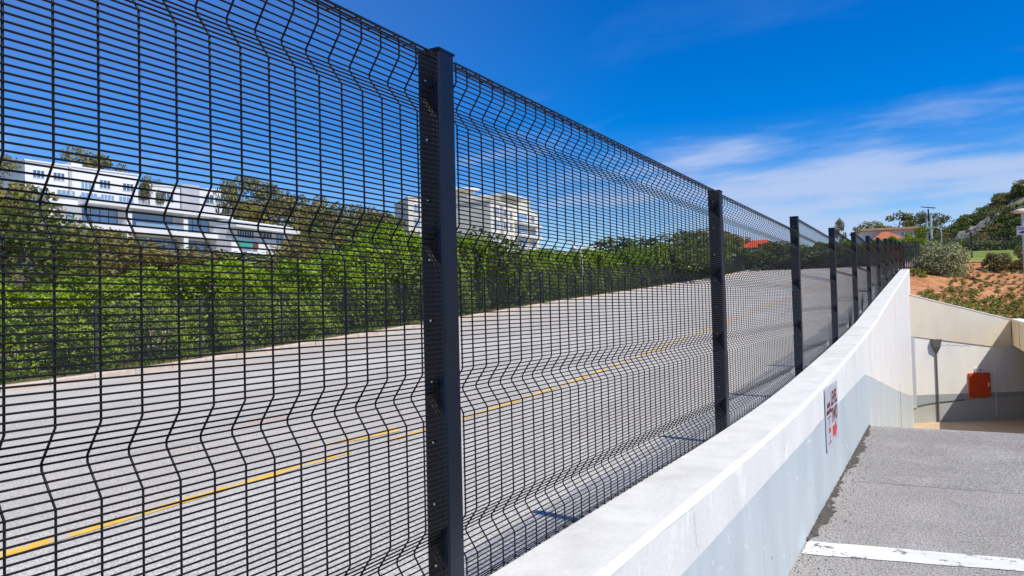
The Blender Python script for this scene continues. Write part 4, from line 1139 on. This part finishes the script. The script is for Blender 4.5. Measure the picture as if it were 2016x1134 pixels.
# ------------------------------------------------------------------ trees beyond the road
GT = [tree_meshes(60 + s, 12, 8.5, M['leaf_gum'], M['palebark'], 3600, 0.36, 20 + s, 0.30, 0.7, 0.17) for s in range(4)]
OB = [tree_meshes(80 + s, 4, 5.2, M['leaf_olive'], M['bark'], 2200, 0.26, 15, 0.16, 0.7, 0.24) for s in range(3)]
GR = [tree_meshes(90 + s, 5, 5.6, M['leaf_green'], M['bark'], 2600, 0.27, 16, 0.14, 0.75, 0.24) for s in range(3)]
HG = [tree_meshes(120 + s, 5, 5, M['leaf_gum'], M['palebark'], 1700, 0.24, 12, 0.36, 0.78, 0.16, trunk_r=0.08) for s in range(3)]
DK = tree_meshes(99, 5.2, 4.6, M['leaf_green'], M['bark'], 3400, 0.20, 22, 0.10, 0.7, 0.22)
DIRS = lambda d: (-math.sin(math.radians(d)), math.cos(math.radians(d)))
def at(px, py, D):
    """point seen at photo pixel (px, py) at ground distance D: used once, to survey where the far trees stand"""
    d = _f + _rt * ((px - 1008) / 1450.0) - _up * ((py - 567) / 1450.0)
    return d * (D / math.hypot(d.x, d.y))
def far_tree(px, ytop, D, width, meshes, hgt, wid, name, label, cat='tree', group=None, rz=0.0):
    p = at(px, ytop, D); zg = hill_z(p.x, p.y); h = max(p.z - zg, 1.5)
    return plant_tree(name, label, cat, meshes, (p.x, p.y, zg), rz, (width / wid, width / wid, h / (0.97 * hgt)), group)
G_ = 'tall gum trees on the hill beyond the road'
far_tree(165, 296, 175, 17, GT[0], 12, 8.5, 'gum_tree', 'gum tree crown rising behind the white block at far left', group=G_)
far_tree(232, 318, 182, 9, GT[3], 12, 8.5, 'gum_tree', 'lower gum tree crown rising behind the right end of the white block', group=G_)
far_tree(2, 306, 120, 8, GT[1], 12, 8.5, 'gum_tree', 'gum tree at the left edge of the view beside the white block', group=G_)
far_tree(298, 346, 172, 7, GT[2], 12, 8.5, 'gum_tree', 'thin gum tree between the white block and the hill house', group=G_)
far_tree(470, 346, 186, 14, GT[1], 12, 8.5, 'gum_tree', 'tall gum tree just right of the hill house', group=G_)
far_tree(508, 355, 180, 16, GT[0], 12, 8.5, 'gum_tree', 'broad gum tree to the right of the tall one beside the hill house', group=G_)
far_tree(568, 376, 175, 14, GT[2], 12, 8.5, 'gum_tree', 'gum tree above the right end of the stepped white house', group=G_)
far_tree(620, 382, 170, 13, GT[3], 12, 8.5, 'gum_tree', 'gum tree right of the stepped white house, left of the browner ones', group=G_)
far_tree(680, 402, 150, 13, GT[1], 12, 8.5, 'gum_tree', 'brownish gum tree halfway between stepped house and first tower', group=G_)
far_tree(735, 408, 145, 12, GT[2], 12, 8.5, 'gum_tree', 'gum tree close to the left side of the apartment tower', group=G_)
far_tree(775, 430, 140, 9, GT[0], 12, 8.5, 'gum_tree', 'lowest gum tree right beside the apartment tower', group=G_)
for px, yt, D, w_ in ((20, 372, 75, 11), (30, 440, 55, 9), (170, 445, 62, 8), (235, 466, 70, 8), (300, 480, 66, 9), (365, 486, 70, 9), (140, 470, 45, 5)):
    far_tree(px, yt, D, w_, OB[(px // 10) % 3], 4, 5.2, 'olive_bush', 'olive brown bush on the dry bank, ' + {20: 'tallest at the left edge below the white block', 30: 'behind the large dense green tree', 170: 'below the left end of modern house', 235: 'below the middle of the modern house', 300: 'below the second glass wall of the modern house', 365: 'below the right end of the modern house', 140: 'smallest, beside the large dense green tree'}[px], 'bush', 'olive bushes on the dry bank', px * 0.1)
for px, yt, D, w_ in ((420, 500, 70, 10), (480, 510, 72, 8), (540, 512, 75, 8), (600, 470, 80, 10), (650, 455, 85, 12), (600, 455, 110, 10), (640, 450, 110, 14), (690, 452, 90, 12), (740, 455, 85, 11)):
    far_tree(px, yt, D, w_, (OB + GR)[(px // 20) % 6], 4.5, 5.4, 'hill_bush', {420: 'bush above the hedge at the right end of the modern house', 480: 'bush above the hedge under the turquoise awning of the stepped house', 540: 'bush above the hedge under the maroon panel of the stepped house', 600: 'bush above the hedge below the low white house', 650: 'bush just right of the low white house above the hedge', 640: 'bush high on the slope right of the low white house', 690: 'bush halfway from the low white house to the first tower', 740: 'bush on the slope just left of the first apartment tower'}.get(px, 'bush on the slope above the hedge beside the white houses'), 'bush', 'green bushes on the slope above the hedge', px * 0.1)
for q, (px, yt, D, w_) in enumerate(((448, 372, 160, 9), (500, 385, 165, 12), (555, 398, 165, 12), (610, 400, 160, 12), (655, 415, 150, 12), (705, 420, 150, 12), (745, 430, 145, 11))):
    far_tree(px, yt, D, w_, (OB[q % 3] if q % 2 else HG[q % 3]), 4.5, 5.2, 'gum_tree', ('olive brown tree filling the slope between the stepped house and the first tower' if q % 2 else 'thin grey green tree filling the slope between the stepped house and the first tower'), group='trees filling the slope left of the towers', rz=q * 0.9)
far_tree(55, 400, 32, 5.6, DK, 5.2, 4.6, 'dark_tree', 'large dense green tree behind the hedge at far left')
far_tree(700, 462, 30, 5.2, GR[0], 5, 5.6, 'green_tree', 'bright green tree above the hedge left of the nearest post')
far_tree(790, 470, 32, 5.2, GR[1], 5, 5.6, 'green_tree', 'green tree above the hedge behind the nearest post')
far_tree(940, 462, 36, 6.0, GR[2], 5, 5.6, 'green_tree', 'green tree above the hedge in front of the first apartment tower')
far_tree(1100, 490, 60, 8, OB[0], 4, 5.2, 'green_tree', 'olive green tree right of the ivory tower')
far_tree(1150, 498, 55, 7, GR[1], 5, 5.6, 'green_tree', 'low green tree halfway between the ivory tower and the big round tree')
far_tree(1262, 456, 62, 11, GR[0], 5, 5.6, 'round_tree', 'big round green tree with a full crown at the far side of the road')
far_tree(1335, 462, 66, 10, GR[2], 5, 5.6, 'round_tree', 'green tree right of the big round tree beside the second post')
far_tree(1390, 452, 80, 10, GT[2], 12, 8.5, 'round_tree', 'dark gum tree behind the second fence post')
for px, yt, D, w_ in ((1450, 470, 85, 9), (1500, 476, 88, 9), (1545, 478, 86, 8), (1590, 486, 84, 7), (1630, 482, 84, 7), (1670, 488, 84, 6), (1710, 484, 84, 6)):
    far_tree(px, yt, D, w_, (GR + [HT[0], HT[3]])[(px // 10) % 5], 4.6, 5.2, 'roadside_tree', 'dark green tree beyond the closed far end of the road', 'tree', 'trees beyond the road end', px * 0.2)
T_ = 'gum trees behind the orange roofed house'
far_tree(1652, 431, 124, 2.6, HG[0], 5, 5, 'gum_tree', 'leftmost small gum tree behind the orange roofed house', group=T_)
far_tree(1712, 436, 126, 6.5, HG[1], 5, 5, 'gum_tree', 'dense low gum tree above the orange roof', group=T_)
far_tree(1768, 416, 128, 6.5, HG[2], 5, 5, 'gum_tree', 'tall gum tree above the right end of the orange roofed house', group=T_)
far_tree(1808, 418, 126, 5.5, HG[0], 5, 5, 'gum_tree', 'tall gum tree directly behind the solar street lamp', group=T_, rz=1.0)
far_tree(1846, 420, 124, 5.5, HG[1], 5, 5, 'gum_tree', 'gum tree right of the solar street lamp next to the hill', group=T_, rz=2.2)
far_tree(1836, 440, 118, 5.5, GR[1], 5, 5.6, 'gum_tree', 'low brownish tree filling the gap right of the solar street lamp', group=T_)
# slim lamp pole in the hedge
t = thing('lamp_pole', 'slim pale lamp pole with a leaning top standing in the hedge beyond the road', 'street lamp', (-18.0, 39.5, road_z(39.5) + 0.2))
mb = MB(); mb.tube([(0, 0, 0), (0, 0, 2.3), (-0.12, -0.1, 2.8), (-0.5, -0.3, 3.3)], [0.05, 0.045, 0.04, 0.035], 8); mb.build('pole', M['steel'], t)
mb = MB(); mb.box(-0.75, -0.40, 3.27, -0.45, -0.24, 3.35); mb.build('lamp_head', M['steel'], t)
